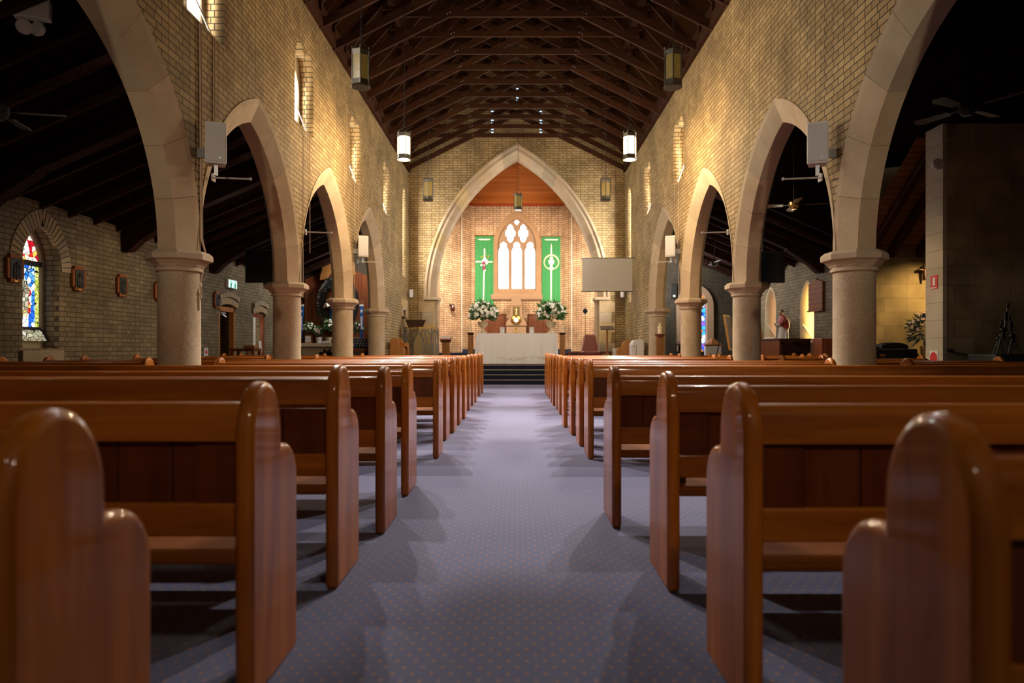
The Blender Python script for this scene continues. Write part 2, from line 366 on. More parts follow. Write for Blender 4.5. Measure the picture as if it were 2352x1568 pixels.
M['oak_dark'] = wood('dark_oak', (.030, .013, .007), (.055, .023, .011), (14, 14, 1), .45, .3)
M['mahogany'] = wood('mahogany', (.13, .035, .014), (.19, .055, .02), (14, 14, 1), .4, .4)
M['board_wood'] = wood('hymn_board_wood', (.20, .060, .014), (.27, .085, .02), (14, 14, 1), .6, 0)
M['panel_wood'] = wood('panel_wood', (.075, .024, .011), (.11, .036, .016), (14, 14, 1), .5, .1)
M['leather'] = plain('red_leather', (.15, .022, .010), .45, coat=.2)
M['wax'] = plain('candle_wax', (.78, .66, .42), .5)
M['blue'] = plain('blue_cloth', (.008, .12, .42), .8)
M['blue_glass'] = plain('blue_candle_glass', (.02, .04, .14), .15, coat=.6)
M['glass'] = plain('clear_glass', (.75, .72, .66), .08, coat=.5)
M['red'] = plain('red_enamel', (.55, .02, .015), .4)
M['grey_metal'] = plain('grey_iron', (.20, .185, .16), .45, .6)
M['bronze'] = plain('dark_bronze', (.03, .03, .027), .5, .6, bump=.6, nscale=30)
M['skin'] = plain('painted_skin', (.50, .28, .17), .5)
M['hair'] = plain('painted_hair', (.06, .03, .018), .6)
M['robe_red'] = plain('painted_red_cape', (.38, .045, .04), .45)
M['robe_white'] = plain('painted_white_robe', (.66, .60, .50), .5)
# ================================================================ SHELL
WF, WC, WO = 3.60, 3.82, 4.04          # nave face, centre line and aisle face of the arcade walls
COLS = [4.11, 7.73, 11.35, 14.97, 18.59]
YC, YC2 = 22.67, 23.40                 # chancel-arch wall
Y0 = -4.0; XA = 7.5; EAVE = 7.0; RIDGE = 11.35
SPR = 2.12; AH = 1.53; RISE = 2.088; AR = (RISE*RISE + AH*AH) / (2*AH); AE = AR - AH
PLAT = .55

# ---- floors
struct(MB().box(-8.2, 12.8, -4, 19.8, -.12, 0).box(-8.2, -3.6, 19.8, 24, -.12, 0).box(3.6, 12.8, 19.8, 24, -.12, 0).build('floor', M['carpet']))
fl = MB()
for i in range(4): fl.box(-3.6, 3.6, 19.8 + .3*i, 20.1 + .3*i if i < 3 else 25.0, 0, .1375*(i+1) if i < 3 else PLAT)
fl.box(-3.6, -2.6, 18.75, 19.8, 0, .40).box(2.6, 3.6, 18.75, 19.8, 0, .40)
fl.box(-3.2, 3.2, 25.0, 28.0, 0, .72).box(-3.2, 3.2, 25.3, 28.0, .72, .89).box(-2.12, 2.12, 26.6, 28.0, .89, 1.02)
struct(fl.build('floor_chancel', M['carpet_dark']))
no = MB()
for i in range(4): no.box(-3.55, 3.55, 19.785 + .3*i, 19.83 + .3*i, .1375*(i+1) - .012, .1375*(i+1) + .004)
struct(no.build('trim_1', M['nosing']))

# ---- nave walls with arcade and clerestory openings
CLER = [7.88, 11.58, 15.21, 18.86]
def cler_head(c, sill=4.76):
    pts = [(c + .51, sill), (c + .51, 5.72), (c + .46, 5.95), (c + .36, 6.10), (c + .24, 6.18), (c + .14, 6.12), (c + .05, 6.03), (c, 5.985)]
    return pts + [(2*c - a, b) for a, b in pts[-2::-1]]
def lower_edge():
    pts = []
    for i in range(len(COLS) - 1):
        c = (COLS[i] + COLS[i+1]) / 2; Rr = AR + .29
        for k in range(0, 25):
            y = COLS[i] + (COLS[i+1] - COLS[i]) * k / 24
            pts.append((y, SPR + math.sqrt(max(.01, Rr*Rr - (abs(y - c) + AE)**2))))
    return pts
le = lower_edge()
def tall(c, sill):  # narrow lancet beside the chancel arch
    return parch(c, .34, 5.75, .45, 6, sill)
for side in (-1, 1):
    sill_e = 3.35 if side < 0 else 2.52
    outer = [(COLS[0] - .3, 0), (COLS[0] - .3, le[0][1])] + le + [(COLS[4], 2.2), (COLS[4] + .1, 2.1), (COLS[4] + .1, 0), (YC, 0), (YC, EAVE), (Y0, EAVE), (Y0, 0)]
    holes = [cler_head(c) for c in (CLER if side < 0 else CLER[2:])] + [tall(21.85, sill_e)]
    if side < 0: holes.append([(21.35, .3), (22.2, .3), (22.2, 2.2), (22.08, 2.36), (21.47, 2.36), (21.35, 2.2)])
    w = plate('wall_left' if side < 0 else 'wall_right', outer, holes, (side*WF, 0, 0), (0,1,0), (side,0,0), WO - WF, M['brick'])
    struct(w)
# chancel arch wall
CAH, CSP, CRI = 2.74, 2.755, 4.695
hole_arc = parch(0, CAH + .33, CSP, CRI + .36, 16)
outer = [(-3.6 - .44, 0), (-3.6 - .44, EAVE + .3), (0, RIDGE + .6), (3.6 + .44, EAVE + .3), (3.6 + .44, 0), (CAH + .33, 0)] + hole_arc + [(-CAH - .33, 0)]
slits = [[(x - .04, z0), (x + .04, z0), (x + .04, z1), (x - .04, z1)] for x, z0, z1 in ((-.815, 8.15, 8.98), (.80, 8.15, 8.98), (.02, 9.2, 9.8))]
struct(plate('wall_chancel_arch', outer, slits, (0, YC, 0), (1,0,0), (0,1,0), YC2 - YC, M['brick']))
for i, (x, z0, z1) in enumerate(((-.815, 8.15, 8.98), (.80, 8.15, 8.98), (.02, 9.2, 9.8))):
    p = MB().box(x - .05, x + .05, 22.80, 22.82, z0, z1).build('window_%d' % (30 + i), M['slit']); struct(p)
    lv = MB(); k = int((z1 - z0) / .1)
    for q in range(k): lv.box(x - .04, x + .04, 22.72, 22.79, z0 + .1*q + .03, z0 + .1*q + .07)
    lv.build('louvre', M['black'], p)
# end walls of the side aisles
struct(MB().box(-8.0, -WO, 23.1, 23.4, 0, 6).build('wall_aisle_left_end', M['brick_end_shaded']))
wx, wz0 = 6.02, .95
struct(plate('wall_aisle_right_end', [(WO, 0), (8.0, 0), (8.0, 6), (WO, 6)], [parch(wx, .43, 2.55, .62, 8, wz0)], (0, 23.1, 0), (1,0,0), (0,1,0), .35, M['brick_end_shaded']))
# outer aisle walls
wl = parch(10.77, .41, 2.40, .66, 8, 1.05)
d1 = [(17.18, 0), (18.18, 0), (18.18, 2.10), (17.9, 2.2), (17.46, 2.2), (17.18, 2.10)]
d2 = [(19.42, 0), (20.30, 0), (20.30, 2.02), (20.05, 2.12), (19.65, 2.12), (19.42, 2.02)]
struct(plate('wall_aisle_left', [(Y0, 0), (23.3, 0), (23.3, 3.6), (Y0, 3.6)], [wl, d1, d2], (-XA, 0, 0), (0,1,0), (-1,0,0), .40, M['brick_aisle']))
wr1 = parch(17.63, .43, 2.15, .66, 8, 1.28); wr2 = parch(20.17, .43, 2.2, .66, 8, 1.37)
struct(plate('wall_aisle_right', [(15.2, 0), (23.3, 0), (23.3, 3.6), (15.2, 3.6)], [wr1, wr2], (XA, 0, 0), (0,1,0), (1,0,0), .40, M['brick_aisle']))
# old stone side chapel on the right
struct(MB().box(XA, 12.8, 15.2, 15.5, 0, 5.2).build('wall_chapel_far', M['ashlar']))
struct(MB().box(XA + .04, 12.8, 12.0, 12.47, 0, 5.2).build('wall_chapel_near', M['ashlar']))
struct(MB().box(XA - .02, XA + .05, 11.985, 12.49, 0, 5.2).build('trim_2', M['ashlar_pale']))
struct(MB().box(12.5, 12.8, Y0, 15.2, 0, 5.2).build('wall_chapel_side', M['ashlar']))
struct(MB().box(9.05, 9.30, 11.9, 12.0, 0, 5.2).build('trim_3', M['ashlar']))
# ---- roofs
ce = MB()
for s in (-1, 1):
    ce.add([(s*3.9, Y0, EAVE + .20), (s*3.9, 22.8, EAVE + .20), (0, 22.8, RIDGE + .34), (0, Y0, RIDGE + .34)], [(0, 1, 2, 3)])
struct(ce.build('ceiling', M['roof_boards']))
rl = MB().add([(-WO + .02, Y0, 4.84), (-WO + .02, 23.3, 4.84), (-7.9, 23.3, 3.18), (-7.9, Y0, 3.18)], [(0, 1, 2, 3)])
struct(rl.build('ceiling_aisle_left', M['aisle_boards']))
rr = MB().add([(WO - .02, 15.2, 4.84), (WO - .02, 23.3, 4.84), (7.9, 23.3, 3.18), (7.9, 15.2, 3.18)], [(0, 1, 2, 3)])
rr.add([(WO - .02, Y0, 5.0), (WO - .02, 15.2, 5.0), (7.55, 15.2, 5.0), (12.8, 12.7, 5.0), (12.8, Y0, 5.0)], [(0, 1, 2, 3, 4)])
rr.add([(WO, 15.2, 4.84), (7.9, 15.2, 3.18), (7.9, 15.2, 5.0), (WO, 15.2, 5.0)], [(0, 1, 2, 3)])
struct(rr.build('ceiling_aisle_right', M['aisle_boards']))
struct(MB().add([(XA, 15.3, 3.21), (12.8, 15.3, 3.21), (12.8, 12.6, 5.15), (XA, 12.6, 5.15)], [(0, 1, 2, 3)]).build('ceiling_chapel', M['transept_boards']))
for i, x in enumerate((7.85, 8.33, 8.95, 9.6)):
    o = MB().beam((x, 15.25, 3.15), (x, 12.75, 4.95), .13, .17).build('rafter', M['aisle_timber'])
    tag(o, 'dark sloping rafter over the lit stone side chapel, %s from the organ-side column' % ORD[i].replace('nearest', 'first'), 'rafter', 'side chapel rafters')
# wall plates (dark boards along the eaves) and purlins
for i, s in enumerate((-1, 1)):
    struct(MB().box(s*3.52, s*3.66, Y0, YC, EAVE - .10, EAVE + .12).box(s*3.60, s*3.70, Y0, YC, EAVE + .12, EAVE + .42).build('trim_%d' % (4 + i), M['roof_timber']))
    struct(MB().box(s*2.56, s*2.64, 5, YC, 8.15, 8.28).build('trim_%d' % (6 + i), M['roof_timber']))

# ---- chancel
BX, BY = 1.84, 28.0; SX, SY = 2.95, 26.2
def vwall(name, p, q, z0, z1, mat, th=.3):
    p = Vector((p[0], p[1], 0)); q = Vector((q[0], q[1], 0)); d = (q - p); L = d.length; d.normalize(); n = Vector((d.y, -d.x, 0))
    if n.dot(Vector((0, 25, 0)) - p) > 0: n = -n
    a = p; b = q; vs = []
    for z in (z0, z1): vs += [(a.x, a.y, z), (b.x, b.y, z), (b.x + n.x*th, b.y + n.y*th, z), (a.x + n.x*th, a.y + n.y*th, z)]
    return struct(MB().add(vs, [(0,1,2,3),(4,5,6,7),(0,1,5,4),(1,2,6,5),(2,3,7,6),(3,0,4,7)]).build(name, mat))
for s, nm in ((-1, 'left'), (1, 'right')):
    vwall('wall_chancel_%s' % nm, (s*SX, YC2 - .02), (s*SX, SY), 0, 9, M['brick_pink'])
    vwall('wall_apse_%s' % nm, (s*SX, SY), (s*BX, BY), 0, 9, M['brick_pink'])
WS = 5.25
back_hole = parch(0, .98, WS, 1.43, 12, 3.19)
struct(plate('wall_apse_back', [(-BX - .3, 0), (BX + .3, 0), (BX + .3, 7.4), (-BX - .3, 7.4)], [back_hole], (0, BY, 0), (1,0,0), (0,1,0), .35, M['brick_pink']))
zc = lambda y: 6.93 + (BY - y) * .36
struct(MB().add([(-3.3, 23.3, zc(23.3)), (3.3, 23.3, zc(23.3)), (3.3, 28.3, zc(28.3)), (-3.3, 28.3, zc(28.3))], [(0,1,2,3)]).build('ceiling_chancel', M['chancel_boards']))
struct(MB().box(-BX, BX, BY - .08, BY, 6.88, 7.02).beam((-SX, SY - .02, 6.98), (-BX, BY - .04, 6.95), .1, .14).beam((SX, SY - .02, 6.98), (BX, BY - .04, 6.95), .1, .14).build('trim_8', M['red_timber']))
for i, s in enumerate((-1, 1)):     # pale conduit lines on the apse walls
    struct(MB().tube([(s*2.20, 27.33, .9), (s*2.20, 27.33, 6.4)], .018, 6).build('trim_%d' % (9 + i), M['white']))

# east window: rose stone surround, tracery and bright lights
sur = plate('window_1', parch(0, .985, WS, 1.435, 14, 3.18), [parch(0, .79, WS, 1.16, 14, 3.42)], (0, BY - .03, 0), (1,0,0), (0,1,0), .36, M['stone_pink'])
struct(sur, 'three-light traceried east window with rose stone surround, blazing white')
def lancet(c):
    half = [(.203, 3.52), (.203, 5.02), (.195, 5.10), (.165, 5.17), (.125, 5.20), (.118, 5.23), (.135, 5.29), (.12, 5.35), (.08, 5.40), (.03, 5.43)]
    return [(c + a, b) for a, b in half] + [(c, 5.455)] + [(c - a, b) for a, b in half[::-1]]
def quatre(c, cz):
    q = [(0, .385), (.07, .33), (.115, .27), (.13, .21), (.115, .165), (.135, .15), (.18, .12), (.205, .06), (.207, 0)]
    up = [(a, b) for a, b in q]; pts = up + [(a, -b) for a, b in q[-2::-1]]
    pts += [(-a, -b) for a, b in q[1:]] + [(-a, b) for a, b in q[-2:0:-1]]
    return [(c + a*.98, cz + b) for a, b in pts]
dia = [(0, 6.13), (.06, 6.20), (.105, 6.25), (.08, 6.30), (.02, 6.345), (-.02, 6.345), (-.08, 6.30), (-.105, 6.25), (-.06, 6.20)]
tr = plate('tracery', parch(0, .80, WS, 1.17, 14, 3.40), [lancet(-.545), lancet(0), lancet(.545), quatre(-.266, 5.79), quatre(.266, 5.79), dia], (0, BY + .10, 0), (1,0,0), (0,1,0), .12, M['stone_pink'], sur)
MB().flat([(a, BY + .21, b) for a, b in parch(0, .82, WS, 1.19, 14, 3.38)]).build('pane', M['pane_east'], sur)
cg = [emit('glass_tint_orange', (1, .55, .2), 2.2), emit('glass_tint_blue', (.45, .62, .9), 1.6), emit('glass_tint_red', (1, .25, .2), 1.6)]
cm = [MB(), MB(), MB()]
for q in range(34):
    k = random.choice((0, 0, 0, 2)); x = random.choice((-.56, -.50, -.6, .02, .05, .48, .6)) + random.uniform(-.09, .09); z = random.gauss(4.0, .07)
    cm[k].box(x, x + random.uniform(.015, .05), BY + .195, BY + .2, z, z + random.uniform(.02, .07))
for q in range(12):
    x = random.choice((-.63, -.46, -.08, .09, .62)) + random.uniform(-.02, .02); z = random.gauss(5.0, .05)
    cm[1].box(x, x + .015, BY + .195, BY + .2, z, z + random.uniform(.05, .12))
for k in range(3): cm[k].build('tinted_glass', cg[k], sur)
MB().add([(-1.05, BY - .10, 3.17), (1.05, BY - .10, 3.17), (1.05, BY + .1, 3.50), (-1.05, BY + .1, 3.50), (-1.05, BY - .10, 3.05), (1.05, BY - .10, 3.05), (1.05, BY + .1, 3.05), (-1.05, BY + .1, 3.05)],
         [(0,1,2,3), (0,1,5,4), (1,2,6,5), (2,3,7,6), (3,0,4,7), (4,5,6,7)]).build('window_sill', M['stone_pink'], sur)

# ---- clerestory windows: stone two-light frame set deep in the wall, daylit pane behind
wn = 2
for s in (-1, 1):
    for c in (CLER if s < 0 else CLER[2:]):
        hl = [parch(c - .235, .185, 5.50, .36, 6, 4.84), parch(c + .235, .185, 5.50, .36, 6, 4.84)]
        o = plate('window_%d' % wn, cler_head(c, 4.70), hl, (s*3.83, 0, 0), (0,1,0), (s,0,0), .13, M['stone']); wn += 1
        struct(o)
        MB().box(s*3.955, s*3.975, c - .5, c + .5, 4.76, 6.2).build('pane', M['pane'], o)
        st = MB().tube([(s*3.82, c - .30, 5.5), (s*3.63, c + .18, 4.80)], .012, 5).build('window_stay', M['white'], o)
    c = 21.85; z0 = 3.35 if s < 0 else 2.52
    o = plate('window_%d' % wn, parch(c, .345, 5.75, .46, 6, z0 - .01), [parch(c, .25, 5.65, .42, 6, z0 + .06)], (s*3.86, 0, 0), (0,1,0), (s,0,0), .10, M['stone']); wn += 1
    struct(o); MB().box(s*3.95, s*3.97, c - .33, c + .33, z0, 6.2).build('pane', M['pane'], o)

# ---- left doorway near the chancel, and stone heads of the aisle doors
dw = MB().box(-4.5, -4.45, 21.1, 22.5, 0, 2.6).build('door_1', M['oak_dark']); struct(dw)
hd = MB()
for y0, y1, z0, z1 in ((21.25, 21.52, 2.05, 2.32), (22.05, 22.32, 2.05, 2.32), (21.18, 22.40, 2.36, 2.62), (21.4, 22.2, 2.26, 2.40)): hd.box(-3.66, -3.57, y0, y1, z0, z1)
hd.build('door_head', M['stone'], dw, bevel=.015)
def seg_head(c, half, z, parent):
    h = MB()
    for rr0, rr1, x in ((1.5, 1.66, -XA + .05), (1.68, 1.80, -XA + .09)):
        n = 7; a0 = math.asin(min(1, (half + .12) / rr1))
        for k in range(n):
            t0 = -a0 + 2*a0*k/n + .004; t1 = -a0 + 2*a0*(k+1)/n - .004
            zc_ = z - 1.5
            q = [(c + r*math.sin(t), zc_ + r*math.cos(t)) for r, t in ((rr0, t0), (rr0, t1), (rr1, t1), (rr1, t0))]
            h.prism(q, 'yz', -XA - .1, x)
    return h.build('door_head', M['stone_dark'], parent)
o = MB().box(-8.3, -8.25, 17.0, 18.4, 0, 2.5).build('door_2', M['oak_dark']); struct(o)
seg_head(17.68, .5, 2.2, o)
fr = MB().box(-7.62, -7.50, 17.18, 17.26, 0, 2.08).box(-7.62, -7.50, 18.08, 18.18, 0, 2.08).box(-7.62, -7.5, 17.2, 18.16, 2.0, 2.12); fr.build('door_frame', M['oak'], o)
lf = MB(); m_ = Matrix.Rotation(R_(-34), 3, 'Z')
def leafbox(a0, a1, b0, b1, z0, z1):
    t = MB().box(a0, a1, b0, b1, z0, z1); t.mapped(lambda p: Vector((-7.55, 17.27, 0)) + m_ @ p); lf.add(t.v, t.f)
leafbox(-.75, 0, 0, .045, 0.02, 2.0)
for z0, z1 in ((.15, .75), (.85, 1.25), (1.35, 1.9)):
    for a0, a1 in ((-.68, -.40), (-.35, -.07)): leafbox(a0, a1, -.012, .0, z0, z1)
lf2 = lf.build('door_leaf', M['oak'], o, bevel=.006)
MB().box(-7.7, -7.5, 17.32, 17.6, 1.93, 1.98).tube([(-7.55, 17.45, 1.93), (-7.5, 17.6, 1.86)], .02).build('door_closer', M['steel'], o)
o = MB().box(-8.3, -8.25, 19.2, 20.5, 0, 2.5).build('door_3', M['oak_dark']); struct(o)
seg_head(19.86, .44, 2.12, o)
MB().box(-7.60, -7.50, 20.2, 20.3, 0, 2.02).box(-7.6, -7.5, 19.42, 20.3, 1.95, 2.05).build('door_frame', M['mahogany'], o)
MB().box(-7.62, -7.51, 19.45, 19.62, .05, 1.94).build('door_edge', M['white'], o)
MB().obox((-7.53, 20.05, 1.1), (.01, .18, .33), Matrix.Rotation(R_(12), 3, 'X')).build('paper_notice', M['white'], o)

# ---- aisle windows
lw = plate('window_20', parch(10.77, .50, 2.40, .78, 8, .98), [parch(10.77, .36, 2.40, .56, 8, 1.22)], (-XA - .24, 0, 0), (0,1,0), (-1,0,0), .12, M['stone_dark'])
struct(lw, 'pointed stained glass window with a standing robed figure in the left aisle wall')
ring = MB()
n = 13
for s in (-1, 1):                       # brick header ring round the window head
    rr_ = .80; e_ = .16
    for k in range(n):
        tm = math.acos(e_ / rr_); t0 = tm*k/n + .012; t1 = tm*(k+1)/n - .012
        q = [(10.77 + s*(-e_ + r*math.cos(t)), 2.30 + r*1.12*math.sin(t)) for r, t in ((rr_ - .18, t0), (rr_ + .06, t0), (rr_ + .06, t1), (rr_ - .18, t1))]
        ring.prism(q, 'yz', -XA - .05, -XA + .018)
ring.build('arch_ring', M['stone_dark'], lw)
MB().prism([(10.30, .80), (11.24, .80), (11.24, 1.02), (10.30, 1.02)], 'yz', -XA - .3, -XA + .05).build('window_sill', M['stone_dark'], lw)
xp = -XA - .30
def gl(poly, mat, k=0): return MB().flat([(xp + .004*k, 10.77 + a, b) for a, b in poly]).build('stained_glass', mat, lw)
SG = {'red': stained('glass_red', [(.9, .03, .02), (1, .75, .6), (.5, .01, .02), (1, .9, .8), (.9, .5, .1)], 13, 0.75),
      'blue': stained('glass_blue', [(.02, .12, .75), (.1, .35, .9), (.75, .88, 1), (.03, .2, .8), (.55, .75, 1)], 11, 0.8),
      'white': stained('glass_white', [(1, .97, .9), (1, .92, .8), (.95, .97, 1)], 12, 0.95),
      'gold': stained('glass_gold', [(.75, .55, .2), (.9, .8, .5), (.55, .42, .16), (.9, .9, .85)], 13, 0.6),
      'robe': stained('glass_robe', [(.42, .40, .26), (.65, .6, .4), (.35, .3, .2), (.8, .75, .6)], 11, 0.55),
      'border': stained('glass_border', [(.65, .75, .1), (.9, .85, .3), (.4, .5, .05)], 26, 0.6),
      'green': stained('glass_green', [(.3, .45, .12), (.75, .8, .5), (.2, .3, .1)], 14, 0.5)}
gl([(-.37, 1.2), (.37, 1.2), (.37, 2.4), (-.37, 2.4)], SG['blue'])
hd_ = [p for p in parch(0, .37, 2.42, .57, 8)]; gl(hd_ , SG['red'])
gl([(-.16, 2.55), (.16, 2.55), (.10, 2.75), (0, 2.9), (-.10, 2.75)], SG['white'], 2)
gl([(.27, 1.35), (.36, 1.35), (.36, 2.38), (.27, 2.38)], SG['border'], 1); gl([(-.36, 1.35), (-.29, 1.35), (-.29, 2.38), (-.36, 2.38)], SG['border'], 1)
gl([(-.26, 1.62), (.12, 1.62), (.16, 1.9), (.10, 2.12), (-.02, 2.16), (-.12, 2.16), (-.24, 2.1), (-.29, 1.9)], SG['robe'], 2)
gl([(-.28, 1.34), (.12, 1.34), (.12, 1.56), (-.26, 1.56)], SG['white'], 2)
gl([(-.26, 1.55), (.12, 1.55), (.12, 1.66), (-.26, 1.66)], SG['gold'], 3)
gl([(-.10, 1.6), (-.03, 1.6), (-.03, 2.14), (-.10, 2.14)], SG['white'], 4)
gl([(-.065 + .075*math.cos(t*PI/6), 2.27 + .10*math.sin(t*PI/6)) for t in range(12)], SG['white'], 4)
gl([(-.34, 1.5), (-.26, 1.5), (-.22, 1.85), (-.30, 2.0), (-.34, 1.8)], SG['red'], 3); gl([(.10, 1.6), (.16, 1.62), (.18, 1.95), (.13, 2.05)], SG['red'], 3)
gl([(-.37, 1.20), (.37, 1.20), (.37, 1.35), (-.37, 1.35)], SG['green'], 1)
MB().box(xp, xp + .06, 10.4, 11.14, 2.37, 2.45).build('transom', M['black'], lw)
hp = MB().add([(xp + .03, 10.41, 1.36), (xp + .03, 11.13, 1.36), (xp + .14, 11.13, 1.17), (xp + .14, 10.41, 1.17)], [(0,1,2,3)]).build('hopper_light', SG['robe'], lw)
MB().beam((xp + .03, 10.4, 1.37), (xp + .03, 11.14, 1.37), .02, .05).beam((xp + .03, 11.14, 1.37), (xp + .15, 11.14, 1.17), .03, .03).build('hopper_frame', M['black'], lw)
rw = plate('window_21', parch(wx, .62, 2.50, .72, 10, .95), [parch(wx, .40, 2.50, .60, 10, .95)], (0, 23.02, 0), (1,0,0), (0,1,0), .22, M['stone_pink'])
struct(rw, 'tall blue and red abstract stained glass window at the end of the right aisle')
SB = stained('glass_abstract', [(.03, .1, .9), (.65, .75, 1), (.8, .03, .05), (.25, .1, .75), (.05, .4, .95), (1, .85, .9), (.9, .25, .05)], 6.5, .9)
MB().flat([(a, 23.3, b) for a, b in parch(wx, .43, 2.5, .62, 10, .95)]).build('stained_glass', SB, rw)
AMB = emit('amber_daylight_pane', (1.0, .74, .30), 5.0); PNK = emit('rose_daylight_pane', (1.0, .62, .45), 1.0)
for nm, c, base, hsp, pm in (('window_22', 17.63, 1.28, 2.15, AMB), ('window_23', 20.17, 1.37, 2.2, PNK)):
    o = MB().flat([(XA + .36, a, b) for a, b in parch(c, .43, hsp, .66, 8, base)]).build(nm, pm); struct(o)
    plate('jamb_lining', parch(c, .435, hsp, .665, 8, base - .01), [parch(c, .40, hsp, .62, 8, base + .02)], (XA - .005, 0, 0), (0,1,0), (1,0,0), .36, M['stone_jamb'], o)
    MB().tube([(XA + .30, c + .36, base + .02), (XA + .05, c + .38, base + .40)], .018, 6).build('window_stay', M['white'], o)
    MB().box(XA - .04, XA + .3, c - .46, c + .46, base - .08, base).build('window_sill', M['stone'], o)

# ================================================================ STONE ARCHES AND COLUMNS
def sweep_arch(c0, zsp, Rr, e, prof, nseg, plane, name, mat, gap=.006, parent=None, sub=5, base_half=None):
    """prof: list of (r offset, cross position); plane 'yz' sweeps along y, 'xz' along x"""
    mb = MB()
    for s in (-1, 1):
        for k in range(nseg):
            rings = []
            for j in range(sub + 1):
                t = (k + (j / sub)) / nseg
                if j == 0: t += gap / 2 / nseg * .6
                if j == sub and k < nseg - 1: t -= gap / 2 / nseg * .6
                ring = []
                for r, x in prof:
                    tm = math.acos(e / (Rr + r)); a = t * tm
                    y = c0 + s * (-e + (Rr + r) * math.cos(a)); z = zsp + (Rr + r) * math.sin(a)
                    ring.append((x, y, z) if plane == 'yz' else (y, x, z))
                rings.append(ring)
            n = len(prof); vs = [p for ring in rings for p in ring]; fs = []
            for j in range(sub):
                for q in range(n): fs.append((j*n + q, j*n + (q+1) % n, (j+1)*n + (q+1) % n, (j+1)*n + q))
            fs.append(tuple(range(n-1, -1, -1))); fs.append(tuple(sub*n + q for q in range(n)))
            mb.add(vs, fs)
    return mb.build(name, mat, parent)
SIDE = {-1: 'left', 1: 'right'}
for s in (-1, 1):
    prof = [(0, s*(WC - .10)), (0, s*(WC + .10)), (.24, s*(WC + .215)), (.31, s*(WC + .23)), (.31, s*(WC - .23)), (.24, s*(WC - .215))]
    for i in range(4):
        c = (COLS[i] + COLS[i+1]) / 2
        o = sweep_arch(c, SPR, AR, AE, prof, 5, 'yz', 'stone_arch', M['stone'], .012)
        tag(o, 'chamfered pointed sandstone arch on the %s of the nave, %s' % (SIDE[s], ['nearest the camera', 'second from the camera', 'third from the camera', 'farthest, beside the chancel'][i]), 'arch', 'arcade arches')
    for i in range(0, 5):
        y = COLS[i]
        t = thing('column', 'round sandstone column of the %s arcade, %s' % (SIDE[s], ['just beside the camera', 'with rope tied to it' if s < 0 else 'below the nearest white loudspeaker', 'second visible from the camera', 'third visible from the camera', 'farthest, joined to the wall by the chancel'][i]), 'column', (s*WC, y, 0), 0, 'arcade columns')
        MB().lathe([(.30, 0), (.30, .12), (.25, .2), (.225, .24), (.223, 1.50), (.223, 1.94)], n=32).build('shaft', M['stone_shaft'], t, True)
        MB().lathe([(.223, 1.90), (.25, 1.915), (.25, 1.945), (.235, 1.955), (.235, 1.98)], n=32).build('necking', M['stone_cap'], t, True)
        MB().lathe([(.20, 1.955), (.258, 1.965), (.272, 1.985), (.315, 2.025), (.345, 2.035), (.352, 2.045), (.352, 2.098), (.31, 2.135), (.2, 2.14)], n=8, ph=PI/8).build('capital', M['stone_cap'], t)
# chancel arch: moulded stone arch on half-round responds
CR = (CRI*CRI + CAH*CAH) / (2*CAH); CE = CR - CAH
ca = thing('chancel_arch', 'great pointed sandstone arch framing the chancel', 'arch', (0, 0, 0))
prof = [(0, 22.80), (0, 23.42), (.34, 23.42), (.34, 22.60), (.27, 22.60), (.25, 22.645), (.14, 22.645)]
sweep_arch(0, CSP, CR, CE, prof, 11, 'xz', 'arch_ring', M['stone'], .012, ca, 3)
for s in (-1, 1):
    j = MB(); z = PLAT; k = 0
    while z < 2.60:
        h = min(.34, 2.64 - z); w = .52 if k % 2 else .40
        j.box(s*CAH if s > 0 else -CAH - w, s*CAH + w if s > 0 else -CAH, 22.64, 23.42, z + .003, z + h - .003); z += h; k += 1
    j.build('jamb', M['stone'], ca)
    MB().lathe([(.15, PLAT), (.15, PLAT + .1), (.10, PLAT + .16), (.10, 2.52), (.125, 2.54)], (s*(CAH - .01), 22.95, 0), 20).build('respond_shaft', M['stone'], ca, True)
    MB().box(s*(CAH - .14), s*(CAH + .36), 22.60, 23.44, 2.66, 2.755).lathe([(.11, 2.52), (.15, 2.60), (.19, 2.66)], (s*(CAH - .01), 22.95, 0), 20).build('respond_capital', M['stone'], ca)

# ================================================================ ROOF TIMBERS
def truss():
    t = thing('roof_truss', '', 'roof truss', (0, 0, 0), 0, 'nave scissor trusses')
    zc_ = lambda x: 6.95 + .5*(3.6 - x)
    for s in (-1, 1):
        x1 = -1.62; p = (s*3.62, s*.035, zc_(3.62)); q = (s*x1, s*.035, zc_(x1))
        MB().beam(p, q, .055, .15).build('chord', M['roof_timber'], t)
        MB().beam((s*3.74, 0, EAVE + .28), (0, 0, RIDGE + .18), .06, .16).build('rafter', M['roof_timber'], t)
        MB().box(s*3.60 - .04, s*3.60 + .04, -.05, .05, EAVE - .05, EAVE + .42).build('post', M['roof_timber'], t)
        cl = MB().box(s*2.45, s*2.80, -.10, -.04, 8.10, 8.15); cl.build('cleat', M['roof_timber'], t)
        bo = MB()
        for dx in (-.03, .03): bo.ell((s*1.42 + dx*s, -.075, 8.03 - dx*.5), .014, 8, 5)
        bo.build('bolt', M['steel'], t)
    MB().box(-2.72, 2.72, -.065, -.015, 7.965, 8.095).build('collar', M['roof_timber'], t)
    return t
tr0 = truss()
for k in range(18):
    o = tr0 if k == 0 else copy_tree(tr0)
    o.location = (0, 22.42 - .903*k, 0)
    o['label'] = 'dark timber scissor truss across the nave roof, %s from the chancel arch wall' % ORD[k].replace('nearest', 'first')
